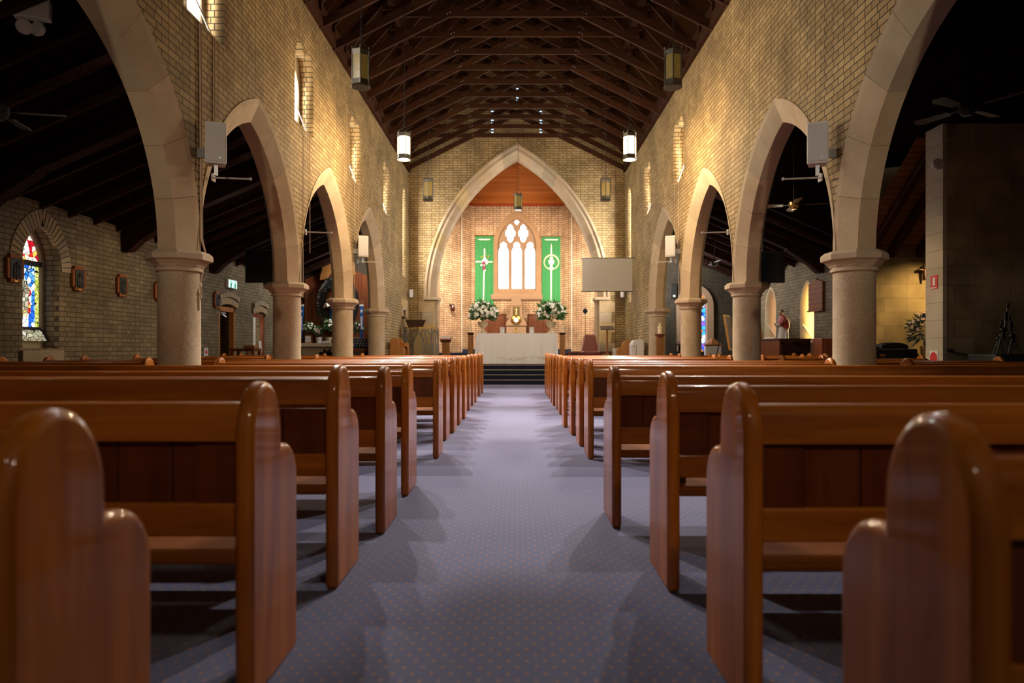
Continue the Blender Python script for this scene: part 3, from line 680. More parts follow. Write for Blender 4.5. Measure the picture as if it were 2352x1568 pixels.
# left and right aisle beams with curved wall brackets, and common rafters between
for s in (-1, 1):
    ys = [5.85, 9.45, 13.05, 16.75, 20.4] if s < 0 else [16.75, 20.4]
    for i, y in enumerate(ys):
        t = thing('aisle_beam', 'dark sloping roof beam with angled wall bracket in the %s aisle, %s from the camera' % (SIDE[s], ORD[i]), 'beam', (0, y, 0), 0, 'side aisle roof beams')
        MB().beam((s*WO, 0, 4.72), (s*7.5, 0, 3.23), .20, .24).build('beam', M['aisle_timber'], t)
        MB().prism([(s*7.5, 3.3), (s*7.5, 2.90), (s*7.36, 2.90), (s*7.15, 3.10), (s*6.6, 3.45), (s*6.5, 3.72)], 'xz', -.11, .11).build('bracket', M['aisle_timber'], t)
    y = 2.6 if s < 0 else 15.7; i = 0
    while y < 22.9:
        if min(abs(y - q) for q in ys) > .25:
            o = MB().beam((s*WO, y, 4.79), (s*7.52, y, 3.30), .07, .12).build('aisle_rafter', M['aisle_timber'])
            tag(o, 'dark common rafter of the %s aisle roof, %s from the camera' % (SIDE[s], ORD[i]), 'rafter', '%s aisle rafters' % SIDE[s]); i += 1
        y += .68
# ================================================================ PEWS
def end_profile():
    p = [(0, 0), (0, .78)]
    for k in range(1, 16):
        a = PI - PI * k / 16; p.append((.128 + .128*math.cos(a), .78 + .168*math.sin(a)))
    p += [(.256, .78), (.258, .735)]
    for k in range(0, 8):
        a = PI/2 - (PI/2) * k / 7; p.append((.300 + .118*math.cos(a), .605 + .128*math.sin(a)))
    return p + [(.418, 0)]
END_ME = {}
for hm in (0, .03):
    END_ME[hm] = MB().prism([(a, b + (hm if b > .5 else 0)) for a, b in end_profile()], 'yz', 0, .056).mesh('bench_end', M['pew_end'], True, 30)
def pew(s, x_in, y, L, label, group, hm=0, detail=True):
    """s = -1 left / +1 right of the aisle; x_in = distance of the aisle end from the centre line"""
    t = thing('pew', label, 'pew', (s*x_in, y, 0), 0, group)
    for q in (0, 1):
        e = link('bench_end', END_ME[hm], t, .020, 3)
        xx = 0 if q == 0 else L - .056
        e.location = (xx if s > 0 else -xx - .056, 0, 0)
    a, b = (.05, L - .05) if s > 0 else (-L + .05, -.05)
    rl = MB().prism([(.024, .775 + hm), (.024, .855 + hm), (.029, .870 + hm), (.040, .883 + hm), (.055, .889 + hm), (.072, .889 + hm), (.084, .880 + hm), (.084, .775 + hm)], 'yz', a, b); rl.build('top_rail', M['pew'], t, True, ang=50)
    bk = MB().box(a + .13, b - .13, .060, .066, .575, .785); w = .165; x = a + .14
    while x < b - .14:
        bk.box(x, min(x + w - .005, b - .13), .050, .064, .575, .785); x += w
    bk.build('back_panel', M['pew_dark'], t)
    for q in (a, b - .135): MB().box(q, q + .135, .042, .068, .575, .785).build('stile', M['pew_dark'], t)
    MB().box(a, b, .036, .070, .487, .588).build('lower_rail', M['pew'], t, False, .008, 2)
    MB().box(a, b, .004, .395, .412, .456).build('seat', M['seat'], t, False, .012, 2)
    return t
LY = [1.04, 2.0, 2.966, 3.845, 4.84, 6.5, 7.73, 8.44, 9.32, 10.09, 11.5, 12.47, 13.27, 14.96, 15.9]
LX = [.775, .775, .779, .745, .769, .746, .800, .775, .781, .766, .800, .80, .79, .805, .795]
RY = [.96, 1.94, 2.93, 3.976, 6.455, 7.3, 8.23, 9.04, 10.8, 11.67, 12.47, 13.2, 14.2, 14.96, 15.8]
RX = [.65, .65, .648, .556, .675, .668, .656, .62, .672, .68, .66, .656, .66, .66, .66]
def hits(y): return any(abs(y + .21 - c) < .21 + .36 for c in COLS)
for s, ys, xs, sn in ((-1, LY, LX, 'left'), (1, RY, RX, 'right')):
    for i, (y, x) in enumerate(zip(ys, xs)):
        hm = .03 if (s < 0 and i == 2) else 0
        nm = 'glossy brown wooden pew, %s from the camera on the %s of the carpet aisle' % (ORD[i], sn)
        if hits(y):
            pew(s, x, y, 3.44 - x, nm.replace('wooden pew', 'short pew'), 'pews on the %s' % sn, hm)
            if abs(4.22 * F / y) < 1250: pew(s, 4.22, y, 1.08 if s > 0 and 11.5 < y < 13 else 2.28, 'short pew in the %s side aisle, in line with the %s nave pew' % (sn, ORD[i]), 'side aisle pews', hm)
        else:
            pew(s, x, y, (5.3 if s > 0 and 11.5 < y < 13 else 6.5) - x, nm.replace('wooden', 'long wooden'), 'pews on the %s' % sn, hm)
# hymn books left on the seats
def book(x, y, z, mat, label, rz=0, stand=True):
    t = thing('hymn_book', label, 'book', (x, y, z), rz, 'books left on pews')
    MB().box(-.012, -.009, 0, .13, 0, .19).box(.009, .012, 0, .13, 0, .19).box(-.012, .012, -.003, .003, 0, .19).build('cover', mat, t)
    MB().box(-.009, .009, .003, .126, .004, .186).build('pages', M['white'], t)
bk_g = plain('green_book_cloth', (.07, .085, .03), .7); bk_b = plain('black_book_cloth', (.012, .010, .012), .5)
book(.648 + .09, 2.93 + .10, .457, bk_g, 'dark green book standing on the seat of the third pew right of the aisle', R_(8))
o = MB().box(0, .14, 0, .05, 0, .19).build('hymn_book', bk_b, None, False, .008); o.location = (-.745 - .26, 3.845 + .09, .59)
tag(o, 'black book propped against the back of the fourth pew left of the aisle', 'book', 'books left on pews')

# ================================================================ LANTERNS
def lantern(lit, label, loc, top, ph=0.0, lit2=False):
    t = thing('lantern', label, 'lantern', loc, 0, 'hanging nave lanterns')
    r = .128; H = .50
    fr = MB().lathe([(r*1.05, .02), (r*1.08, .03), (r*1.02, .10), (r*.9, .10), (r*.9, .02), (r*1.05, .02)], n=6, ph=ph)
    fr.lathe([(r*1.02, H - .06), (r*1.08, H + .01), (r*1.02, H + .03), (r*.85, H + .03), (r*.85, H - .06), (r*1.02, H - .06)], n=6, ph=ph)
    for k in range(6):
        a = ph + PI*k/3; x, y = r*math.cos(a), r*math.sin(a)
        fr.tube([(x, y, .03), (x, y, H + .02)], .010, 5); fr.ell((x*1.02, y*1.02, H + .045), .013, 6, 4)
    fr.build('frame', M['pewter'], t)
    gm = M['lit'] if lit else M['amber']
    for k in range(6):
        a0, a1 = ph + PI*k/3, ph + PI*(k+1)/3; q = .965
        MB().add([(q*r*math.cos(a0), q*r*math.sin(a0), .09), (q*r*math.cos(a1), q*r*math.sin(a1), .09), (q*r*math.cos(a1), q*r*math.sin(a1), H - .05), (q*r*math.cos(a0), q*r*math.sin(a0), H - .05)], [(0,1,2,3)]).build('glass_panel', gm, t)
    MB().lathe([(r*.98, 0), (r*1.04, .012), (r*.98, .024)], n=28).build('bottom_ring', M['pewter'] , t, True)
    MB().lathe([(1e-4, .026), (r*.84, .026)], n=28).build('bottom_glass', M['lit_disc'] if lit else M['amber_pale'], t)
    ch = MB()
    for k in range(3):
        a = ph + 2*PI*k/3; ch.tube([(r*.9*math.cos(a), r*.9*math.sin(a), H + .02), (0, 0, H + .22)], .005, 4)
    ch.tube([(0, 0, H + .2), (0.01, 0, H + .6), (0, 0, top)], .007, 5); ch.build('chain', M['iron'], t)
LX_ = 2.2
for i, (y, lit, ph) in enumerate(((9.62, False, .35), (13.3, True, .1), (16.95, False, .5))):
    for s in (-1, 1):
        z = 4.72; nm = 'unlit amber' if not lit else 'brightly lit'
        dist = ['nearest the camera', 'in mid nave', 'farthest, near the chancel arch'][i]
        lantern(lit, '%s hanging lantern on the %s of the nave, %s' % (nm, SIDE[s], dist), (s*LX_, y, z), 8.0 - z + .0 + (0.55 if i < 3 else 0), ph*s)
lantern(False, 'small unlit lantern hanging on a chain in front of the chancel ceiling', (.04, 21.98, 5.50), 2.55, .2)

# ================================================================ WALL FITTINGS
def speaker(x, y, z, s, label, rz):
    t = thing('loudspeaker', label, 'loudspeaker', (x, y, z), rz, 'column loudspeakers')
    MB().prism([(-.112, 0), (.112, 0), (.09, .2), (-.09, .2)], 'xy', .02, .48).build('cabinet', M['white'], t, False, .01)
    MB().box(-.102, .102, -.012, .002, .04, .46).build('grille', M['white_grille'], t, False, .006)
    MB().box(.03, .055, -.016, -.011, .07, .09).build('badge', M['steel'], t)
    m = Matrix.Rotation(-rz, 3, 'Z'); p = Vector((0, .1, .15)); MB().beam(p, p + m @ Vector((s*.23, 0, 0)), .05, .10).beam(p + Vector((0, 0, -.25)), p + Vector((0, 0, .1)), .04, .04).build('wall_bracket', M['steel'], t)
for s in (-1, 1):
    speaker(s*3.36, 7.62, 3.10, s, 'large white loudspeaker on the %s wall above the nearest column' % SIDE[s], s*R_(-22) * 1)
    speaker(s*3.36, 14.95, 3.04, s, 'white loudspeaker on the %s wall farther down, above the third visible column' % SIDE[s], s*R_(-22))
    o = thing('wall_speaker', 'small white satellite speaker in the %s corner beside the chancel arch' % SIDE[s], 'loudspeaker', (s*3.50, 22.5, 2.72), s*R_(-20))
    MB().box(-.07, .07, -.1, .02, 0, .27).build('cabinet', M['white'], o, False, .03, 3); MB().box(-.02, .02, .0, .17, .1, .16).build('wall_bracket', M['steel'], o)
    for i, (y, z) in enumerate(((8.1, 3.06), (11.64, 3.02), (15.45, 3.0))):
        o = MB().tube([(s*3.62, y, z + .015), (s*3.16, y, z)], .011, 8).ell((s*3.16, y, z), .02, 8, 6).box(s*3.60 - .01, s*3.60 + .01, y - .04, y + .04, z - .03, z + .06).build('banner_rod', M['rod_grey'])
        tag(o, 'thin grey banner rod projecting from the %s arcade wall, %s from the camera' % (SIDE[s], ORD[i]), 'rod', 'banner rods')
# ropes and cords on the left, tied off at the nearest column
def cords(s, y0, ztop, ybase, label, r=.012, tie=True):
    t = thing('cord', label, 'rope', (0, 0, 0), 0, 'window cords')
    x = s*3.585
    a = MB(); a.tube([(x, y0, ztop), (x, y0 + .02, 3.2), (s*3.58, y0 + .02, 2.3), (s*3.56, ybase, 2.15)] + ([(s*3.58, ybase - .02, 1.93), (s*3.60, ybase - .04, 1.78)] if tie else []), r, 6)
    a.tube([(x, y0 + .035, ztop), (x, y0 + .05, 3.2), (s*3.58, y0 + .05, 2.3), (s*3.57, ybase + .03, 2.15)] + ([(s*3.59, ybase, 1.93), (s*3.60, ybase - .04, 1.78)] if tie else []), r, 6)
    a.build('rope', M['rope'], t)
    if tie:
        k = MB().ell((s*3.605, ybase - .04, 1.77), (.025, .035, .03), 10, 8)
        k.tube([(s*3.6, ybase - .05, 1.77), (s*3.585, ybase - .10, 1.68), (s*3.59, ybase - .06, 1.60), (s*3.6, ybase, 1.66), (s*3.6, ybase - .03, 1.76)], r*.8, 6)
        k.tube([(s*3.6, ybase - .07, 1.76), (s*3.59, ybase - .09, 1.62), (s*3.59, ybase - .08, 1.48)], r*.8, 6); k.build('knot', M['rope'], t)
cords(-1, 7.72, 4.74, 7.80, 'pair of pale ropes from the window, knotted to the nearest column of the left arcade', .010)
o = MB().tube([(-3.59, 8.08, 4.74), (-3.59, 8.08, 3.62)], .006, 5).tube([(-3.59, 8.12, 4.74), (-3.59, 8.12, 3.62)], .006, 5).build('cord', M['rope']); tag(o, 'thin double cord hanging from the window to behind the large loudspeaker on the left', 'rope', 'window cords')
for y, s in ((11.45, -1), (15.1, -1), (15.1, 1)):
    o = MB().tube([(s*3.585, y, 4.74), (s*3.585, y, 2.6), (s*3.58, y, 1.9)], .005, 5).tube([(s*3.585, y + .38, 4.74), (s*3.585, y + .38, 2.7)], .005, 5).build('cord', M['rope'])
    tag(o, 'thin pale window cords down the %s wall below the %s clerestory window' % (SIDE[s], 'second' if y < 12 else 'third' if s < 0 else 'nearest'), 'rope', 'window cords')
# stations of the cross
for i, (y, z) in enumerate(((10.16, 2.24), (11.63, 2.24), (12.92, 2.24), (14.25, 2.24), (17.02, 2.26))):
    t = thing('station_plaque', 'dark relief plaque in wooden cross-shaped frame, left aisle wall, %s from the camera' % ORD[i], 'plaque', (-XA, y, z), 0, 'stations of the cross')
    MB().box(0, .05, -.17, .17, -.15, .15).box(0, .05, -.11, .11, -.21, .21).build('frame', M['board_wood'], t, False, .006)
    f = MB().box(.03, .058, -.115, .115, -.15, .15)
    for dx, h in ((-.05, .18), (.0, .24), (.05, .16)): f.ell((.06, dx, -.06), (.018, .025, h/2), 8, 6); f.ell((.062, dx, -.06 + h/2 + .02), (.016, .018, .022), 8, 6)
    f.build('relief', M['bronze'], t)
    MB().box(.05, .056, -.03, .03, -.2, -.165).build('number_plate', M['brass'], t)
# exit sign
t = thing('exit_sign', 'small illuminated green and white running-figure exit sign above the door', 'sign', (-XA, 17.86, 2.73))
MB().box(0, .07, -.27, .27, -.11, .11).build('housing', M['white'], t, False, .008)
MB().box(.07, .075, -.26, .26, -.10, .10).build('face', emit('exit_face', (.72, 1.0, .88), .55), t)
gm = emit('exit_green', (.01, .25, .13), .5)
g = MB()
for c in (-.12, .13):
    g.box(.075, .079, c - .035, c + .035, -.10, .0); g.ell((.077, c, .06), (.004, .022, .022), 8, 6); g.prism([(c - .05, .0), (c + .05, .035), (c + .05, .0), (c, -.03)], 'yz', .075, .079)
g.build('running_figure', gm, t)
# small warning sign on the left wall
t = thing('warning_sign', 'small white sign with a red triangle low on the left aisle wall', 'sign', (-XA, 16.46, .93))
MB().box(0, .012, -.1, .1, -.14, .14).build('board', M['white'], t); MB().prism([(-.075, .0), (.075, .0), (0, .12)], 'yz', .012, .016).build('triangle', M['red'], t); MB().box(.012, .016, -.07, .07, -.11, -.06).build('lettering', M['black'], t)
# bookstand table by the door, stone stoup
t = thing('hall_table', 'small brown wooden stand with a stepped top below the left aisle door', 'table', (-6.75, 17.0, 0))
MB().box(-.30, .30, -.25, .25, .98, 1.05).build('top', M['mahogany'], t, False, .01); MB().box(.05, .32, -.27, .02, 1.05, 1.13).build('drawer', M['oak'], t, False, .01)
for a in (-.26, .26):
    for b in (-.21, .21): MB().box(a - .03, a + .03, b - .03, b + .03, 0, .98).build('leg', M['mahogany'], t)
MB().box(-.26, .26, -.2, .2, .72, .76).build('shelf', M['oak'], t)
t = thing('holy_water_stoup', 'pale stone water bowl on a short pedestal beside the far left door', 'basin', (-7.15, 18.55, 0))
MB().lathe([(.20, 0), (.20, .06), (.09, .14), (.08, .66), (.12, .72)], n=20).build('pedestal', M['urn'], t, True); MB().lathe([(.10, .70), (.19, .80), (.215, .98), (.19, .98), (.16, .84), (.001, .80)], n=24).build('bowl', M['urn'], t, True)
# black hanging monitors in the side aisles
for s, x0, x1 in ((-1, -6.35, -5.0), (1, 5.25, 6.27)):
    t = thing('hanging_monitor', 'flat black monitor hanging in the %s side aisle under the roof' % SIDE[s], 'monitor', ((x0 + x1)/2, 15.95, 0))
    w = (x1 - x0)/2; zt = 3.36 if s < 0 else 3.32
    MB().box(-w, w, 0, .07, 2.585, zt).build('casing', M['black'], t, False, .01); MB().box(-w + .03, w - .03, -.006, 0, 2.615, zt - .03).build('screen', M['black_gloss'], t)
    MB().tube([(0, .05, zt - .1), (0, .05, 4.2)], .025).build('hanger', M['black'], t)
# ceiling fans
FB = plain('fan_blade', (.05, .025, .014), .45)
def fan(x, y, z, top, a0, label, mat):
    t = thing('ceiling_fan', label, 'fan', (x, y, z), 0, 'aisle ceiling fans')
    MB().tube([(0, 0, .06), (0, 0, top - z)], .014, 8).build('rod', M['black'], t)
    MB().lathe([(.001, -.09), (.05, -.085), (.085, -.04), (.10, .0), (.095, .05), (.04, .08), (.001, .085)], n=20).build('motor', M['bronze'] if mat is FB else M['brass'], t, True)
    for k in range(4):
        m = Matrix.Rotation(a0 + k*PI/2, 3, 'Z') @ Matrix.Rotation(R_(12), 3, 'X')
        b = MB().prism([(.20, -.05), (.55, -.07), (.60, -.05), (.62, 0), (.60, .06), (.55, .07), (.20, .05)], 'xy', -.005, .005); b.mapped(lambda p: m @ p); bl = b.build('blade', mat, t)
        MB().obox(m @ Vector((.15, 0, 0)), (.16, .03, .006), m).build('blade_arm', M['bronze'], t)
fan(-5.28, 6.95, 3.46, 4.28, R_(12), 'dark wooden ceiling fan at the edge of the left aisle nearest the camera', FB)
fan(5.2, 7.88, 3.82, 5.0, R_(28), 'dim ceiling fan in the black roof of the right aisle nearest the camera', FB)
fan(5.3, 13.05, 3.79, 5.0, R_(-14), 'ceiling fan with brass motor seen through the second right arch', plain('fan_blade_pale', (.30, .19, .09), .3, coat=.3))
fan(5.3, 18.3, 3.34, 4.25, R_(-6), 'distant ceiling fan on a long rod seen through the third right arch', FB)
# emergency twin-spot light
t = thing('emergency_light', 'white twin-spot emergency light box hanging in the dark left aisle', 'lamp', (-4.86, 6.85, 4.42), R_(18))
MB().box(-.16, .16, -.05, .05, -.07, .16).build('box', M['white'], t, False, .012)
for dx in (-.08, .08):
    m = Matrix.Rotation(R_(28 if dx < 0 else -38), 3, 'Z')
    MB().lathe([(.001, .05), (.05, .045), (.075, .0), (.072, -.02), (.001, -.02)], n=20).mapped(lambda p: m @ Vector((p.x, -p.z*-1 - .04, p.y)) + Vector((dx, 0, -.17))).build('spot_head', M['white'], t, True)
    MB().tube([(dx, 0, -.06), (dx, 0, -.15)], .015).build('swivel', M['white'], t)
MB().tube([(0, 0, .15), (0, 0, .35)], .02).build('stem', M['black'], t)
# fittings on the stone pier, chapel things
o = MB().lathe([(.001, -.03), (.09, -.03), (.105, 0), (.09, .05), (.001, .06)], n=24).mapped(lambda p: Vector((p.x, p.z, p.y)) + Vector((7.37, 11.95, 4.27))).build('round_floodlight', M['white'], None, True); tag(o, 'round white floodlight at the top of the pale stone pier', 'lamp')
t = thing('fire_sign', 'red fire extinguisher location sign with a white bar on the pale stone pier', 'sign', (XA - .02, 12.22, 2.23))
MB().box(-.012, 0, -.10, .10, -.115, .125).build('board', M['red'], t); MB().box(-.016, -.012, -.035, .035, -.05, .09).build('white_bar', M['white'], t); MB().box(-.016, -.012, -.08, .08, -.105, -.085).build('lettering', M['white'], t)
t = thing('fire_disc_sign', 'white plate with a red disc low on the pale stone pier', 'sign', (XA - .02, 12.23, .88))
MB().box(-.012, 0, -.12, .12, -.14, .13).build('plate', M['white'], t); MB().lathe([(.001, 0), (.105, 0), (.105, .005), (.001, .005)], n=28).mapped(lambda p: Vector((-.013 - p.z, p.x, p.y))).build('disc', M['red'], t)
o = MB().tube([(7.6, 11.97, 1.0), (7.9, 11.9, .93), (8.25, 11.88, .84), (8.4, 11.9, .6)], .014, 6).tube([(7.55, 11.98, 1.02), (7.65, 11.95, 1.03)], .02, 6).build('handrail', M['iron']); tag(o, 'thin dark handrail curving along the old stone wall', 'handrail')
t = thing('wall_crucifix', 'small dark carved crucifix on the lit stone wall, half hidden by the pier', 'crucifix', (9.02, 15.12, 2.74))
MB().box(-.03, .03, -.03, .04, -.30, .25).box(-.22, .22, -.03, .04, .06, .12).build('cross', M['oak_dark'], t); f = MB().tube([(0, -.05, .08), (0, -.06, -.1), (.02, -.05, -.26)], [.05, .04, .02], 8).ell((0, -.06, .15), .035, 8, 6).tube([(-.2, -.05, .1), (0, -.05, .06), (.2, -.05, .1)], .015, 6); f.build('figure', M['skin'], t)
t.scale = (.6, .8, .6)
# piano / organ console
t = thing('piano', 'black upright piano with a sloping side and gold maker mark behind the near right column', 'piano', (6.75, 11.75, 0))
MB().box(-.75, -.19, -.2, .2, 0, 1.04).build('body', M['black'], t, False, .01)
MB().prism([(-.75, 1.04), (-.52, 1.04), (-.66, 1.22), (-.75, 1.22)], 'xz', .0, .12).build('music_desk', M['oak_dark'], t)
MB().prism([(-.19, 0), (.36, 0), (.36, .80), (.12, .93), (.06, .96), (.05, 1.04), (-.19, 1.04)], 'xz', -.16, .2).build('keyboard_case', M['black_gloss'], t, False, .01)
MB().box(-.61, -.52, -.206, -.199, .915, .955).build('maker_mark', M['brass'], t)
o = MB().prism([(-.24, 0), (.24, 0), (.24, .05), (.18, .09), (.05, .11), (-.08, .11), (-.2, .08), (-.24, .05)], 'xz', -.12, .12).build('bag', M['black'], None, False, .02); o.location = (6.43, 11.72, 1.042); tag(o, 'black soft case lying on top of the piano', 'bag')
# chapel table with folded stands
t = thing('draped_table', 'black draped table against the old stone wall at the far right', 'table', (8.3, 11.4, 0))
MB().box(-.55, .9, -.35, .35, 0, .955).build('drape', M['black'], t, False, .02)
for i, (dx, h, lean) in enumerate(((-.25, .80, .10), (.05, .60, -.08), (-.12, .52, .05))):
    t = thing('folded_stand', 'dark folded stand on the black draped table, %s' % ['the tallest', 'at the right end', 'with round knob in the middle'][i], 'stand', (8.22 + dx, 11.22 + .13*i, .956), 0, 'folded stands')
    f = MB().tube([(-.10, 0, 0), (lean*.3, 0, h*.55)], .010, 6).tube([(.10, 0, 0), (lean*.3, 0, h*.55)], .010, 6).tube([(0, .1, 0), (lean*.3, 0, h*.55)], .010, 6); f.build('tripod', M['black'], t)
    MB().tube([(lean*.2, 0, h*.3), (lean, 0, h)], [.018, .012], 8).build('shaft', M['black'], t)
    MB().ell((lean*.3, 0, h*.5), (.06, .04, .045), 10, 8).ell((lean, 0, h), (.03, .02, .05), 8, 6).obox((lean*.7, 0, h*.78), (.05, .03, .14)).build('clamp', M['iron'], t)

# ---------------------------------------------------------------- flowers
def blob_leaf(mb, c, d, L, w):
    d = Vector(d).normalized(); s = d.cross(Vector((random.uniform(-1,1), random.uniform(-1,1), random.uniform(-1,1)))).normalized(); c = Vector(c); u = s.cross(d)
    mb.add([c, c + d*L*.35 + s*w + u*L*.06, c + d*L*.4, c + d*L*.35 - s*w + u*L*.06, c + d*L], [(0,1,2), (0,2,3), (1,4,2), (2,4,3)])
FLW = MB()
for k in range(6):
    a = k*PI/3; d = Vector((math.cos(a)*.8, math.sin(a)*.8, .55)).normalized(); s = Vector((-math.sin(a), math.cos(a), 0))
    FLW.add([(0,0,0), tuple(d*.6 + s*.42), tuple(d*1.0), tuple(d*.6 - s*.42)], [(0,1,2,3)])
FLW.ell((0, 0, .3), (.34, .34, .4), 7, 5)
BLOOM = FLW.mesh('bloom', M['petal'], True); BLOOM_P = FLW.mesh('bloom', M['petal_pink'], True)
def bouquet(t, c, rx, rz, n, size, mesh, leaves, spread_down=.35, ry=None, lat=0.0):
    lf = MB(); c = Vector(c); ry = ry or rx*.8
    for k in range(leaves):
        u = random.uniform(-spread_down, 1); a = random.uniform(0, 2*PI); q = math.sqrt(max(0, 1 - u*u)); r = random.uniform(.45, 1.05)
        p = Vector((rx*q*math.cos(a)*r, ry*q*math.sin(a)*r, rz*u*r)); blob_leaf(lf, c + p*.8, p + Vector((0, 0, .05)), random.uniform(.09, .17)*size*22, .022*size*22)
    for k in range(10):
        a = 2*PI*k/10; lf.tube([c + Vector((0, 0, -rz*.75)), c + Vector((rx*.5*math.cos(a), ry*.5*math.sin(a), rz*.2))], .006, 4)
    lf.build('foliage', M['leaf'], t)
    for k in range(n):
        u = random.uniform(-.25, .98); a = random.uniform(PI, 2*PI) if random.random() < .7 else random.uniform(0, PI)
        q = math.sqrt(max(0, 1 - u*u)); p = Vector((rx*q*math.cos(a), ry*q*math.sin(a), rz*u))*random.uniform(.82, 1.05)
        o = link('bloom', mesh, t); o.location = c + p; dd = (p + Vector((0, -.1, .06))).normalized(); o.rotation_euler = dd.to_track_quat('Z', 'Y').to_euler()
        s = size*random.uniform(.7, 1.25); o.scale = (s, s, s)

t = thing('flower_arrangement', 'loose arrangement of dusty leaves and pale flowers beside the stone pier', 'flowers', (8.75, 14.6, 0))
MB().lathe([(.16, 0), (.16, .03), (.05, .08), (.045, .85), (.10, .92), (.12, 1.1)], n=18).build('stand', M['brass'], t, True)
M_lg = M['leaf']; M['leaf'] = plain('grey_green_leaves', (.05, .07, .055), .5, noise=.6, nscale=20)
bouquet(t, (0, 0, 1.45), .42, .42, 40, .045, BLOOM_P, 420, .8); M['leaf'] = M_lg
MB().ell((.0, -.2, 1.36), (.12, .08, .14), 12, 8).build('white_filler', M['petal'], t)

# right aisle: cupboard, statue, bottle, hymn board, frames, font
t = thing('cupboard', 'brown wooden cupboard with dark panelled doors carrying the painted saint', 'cupboard', (6.35, 16.5, 0))
MB().box(0, .76, .02, 1.34, 0, 1.25).build('body', M['mahogany'], t, False, .008); MB().box(-.02, .78, 0, 1.36, 1.25, 1.29).build('top', M['oak_dark'], t, False, .008)
for x0 in (.03, .40):
    d = MB().box(x0, x0 + .33, -.005, .02, .05, 1.22).build('door', M['oak_dark'], t); fr = MB()
    for a0, a1, z0, z1 in ((x0, x0 + .05, .05, 1.22), (x0 + .28, x0 + .33, .05, 1.22), (x0, x0 + .33, 1.14, 1.22), (x0, x0 + .33, .05, .14)): fr.box(a0, a1, -.03, -.005, z0, z1)
    fr.build('door_frame', M['oak_dark'], d, False, .004)
o = MB().box(0, .5, 0, .5, 0, 1.28).build('side_cabinet', M['mahogany'], None, False, .01); o.location = (6.95, 15.55, 0); tag(o, 'plain brown side cabinet just behind the near right column', 'cabinet')
def torso(mb, secs, n=20):
    """secs: (cx, cy, z, rx, ry)"""
    vs = []; fs = []
    for cx, cy, z, rx, ry in secs:
        for j in range(n): a = 2*PI*j/n; vs.append((cx + rx*math.cos(a), cy + ry*math.sin(a), z))
    for i in range(len(secs) - 1):
        for j in range(n): fs.append((i*n+j, i*n+(j+1)%n, (i+1)*n+(j+1)%n, (i+1)*n+j))
    fs.append(tuple(range(n-1, -1, -1))); fs.append(tuple((len(secs)-1)*n + j for j in range(n)))
    return mb.add(vs, fs)
def hand(mb, p, d, s):
    """small palm with four unequal curled fingers and a thumb; d = direction of the fingers"""
    p = Vector(p); d = Vector(d).normalized(); w = d.cross(Vector((0, 0, 1))).normalized(); u = w.cross(d)
    mb.ell(p + d*s*.45, (s*.5, s*.28, s*.5), 8, 6)
    for k, L in enumerate((.75, .9, .85, .65)):
        b = p + d*s*.8 + u*s*(.3 - .2*k); mb.tube([b, b + d*s*L*.6, b + d*s*L + w*s*.15], [s*.12, s*.11, s*.08], 6)
    mb.tube([p + d*s*.3 + u*s*.4, p + d*s*.7 + u*s*.7, p + d*s*1.0 + u*s*.75], [s*.13, s*.12, s*.09], 6)
t = thing('saint_statue', 'painted statue of a saint in a red cape and white robe, praying, on the cupboard', 'statue', (6.70, 17.2, 1.29))
rb = MB(); torso(rb, [(.02, 0, 0, .13, .11), (.02, 0, .10, .125, .10), (.03, 0, .25, .11, .09), (.03, 0, .40, .115, .09), (.02, 0, .46, .11, .09)]); rb.build('robe', M['robe_white'], t, True)
cp = MB(); torso(cp, [(.06, 0, .26, .10, .11), (.05, 0, .36, .125, .125), (.03, 0, .46, .125, .13), (.01, 0, .54, .09, .12), (-.01, 0, .59, .045, .06)])
cp.tube([(.0, -.10, .52), (-.04, -.12, .42), (-.10, -.08, .36)], [.05, .05, .045], 10).tube([(.0, .10, .52), (-.04, .12, .42), (-.10, .08, .36)], [.05, .05, .045], 10); cp.build('cape', M['robe_red'], t, True)
sl = MB().tube([(-.08, -.09, .37), (-.17, -.02, .35)], [.05, .035], 10).tube([(-.08, .09, .37), (-.17, .02, .35)], [.05, .035], 10); sl.build('sleeves', M['robe_white'], t, True)
hd = MB().ell((-.035, 0, .665), (.055, .048, .066), 14, 10).tube([(-.01, 0, .57), (-.02, 0, .63)], .03, 10).ell((-.088, 0, .655), (.016, .010, .018), 8, 6)
for b in (-.048, .048): hd.ell((-.03, b, .66), (.012, .008, .018), 6, 5)
hand(hd, (-.17, -.012, .36), (-.8, .1, .5), .035); hand(hd, (-.17, .012, .36), (-.8, -.1, .5), .035); hd.build('head_and_hands', M['skin'], t, True)
ey = MB()
for b in (-.02, .02): ey.ell((-.086, b, .672), (.006, .007, .005), 6, 5)
ey.ell((-.085, 0, .630), (.006, .014, .004), 6, 4); ey.build('face_paint', M['hair'], t)
MB().ell((-.018, 0, .69), (.056, .052, .05), 14, 10).build('hair', M['hair'], t, True)
t = thing('sanitizer_bottle', 'small white pump bottle on the cupboard beside the saint', 'bottle', (6.62, 16.75, 1.29))
MB().lathe([(.04, 0), (.042, .01), (.042, .14), (.02, .165), (.015, .17)], n=16).build('body', M['white'], t, True); MB().tube([(0, 0, .16), (0, 0, .20), (-.035, 0, .20)], .008, 6).build('pump', M['white'], t)
t = thing('hymn_board', 'wooden hymn number board with pointed top on the right aisle wall', 'board', (XA - .03, 17.02, 0))
MB().prism([(-.40, 2.0), (.40, 2.0), (.40, 2.68), (.12, 2.75), (0, 2.80), (-.12, 2.75), (-.40, 2.68)], 'yz', -.03, .03).build('panel', M['board_wood'], t, False, .006)
rl = MB()
for k in range(6): rl.box(-.045, -.03, -.39, .39, 2.03 + .125*k, 2.045 + .125*k)
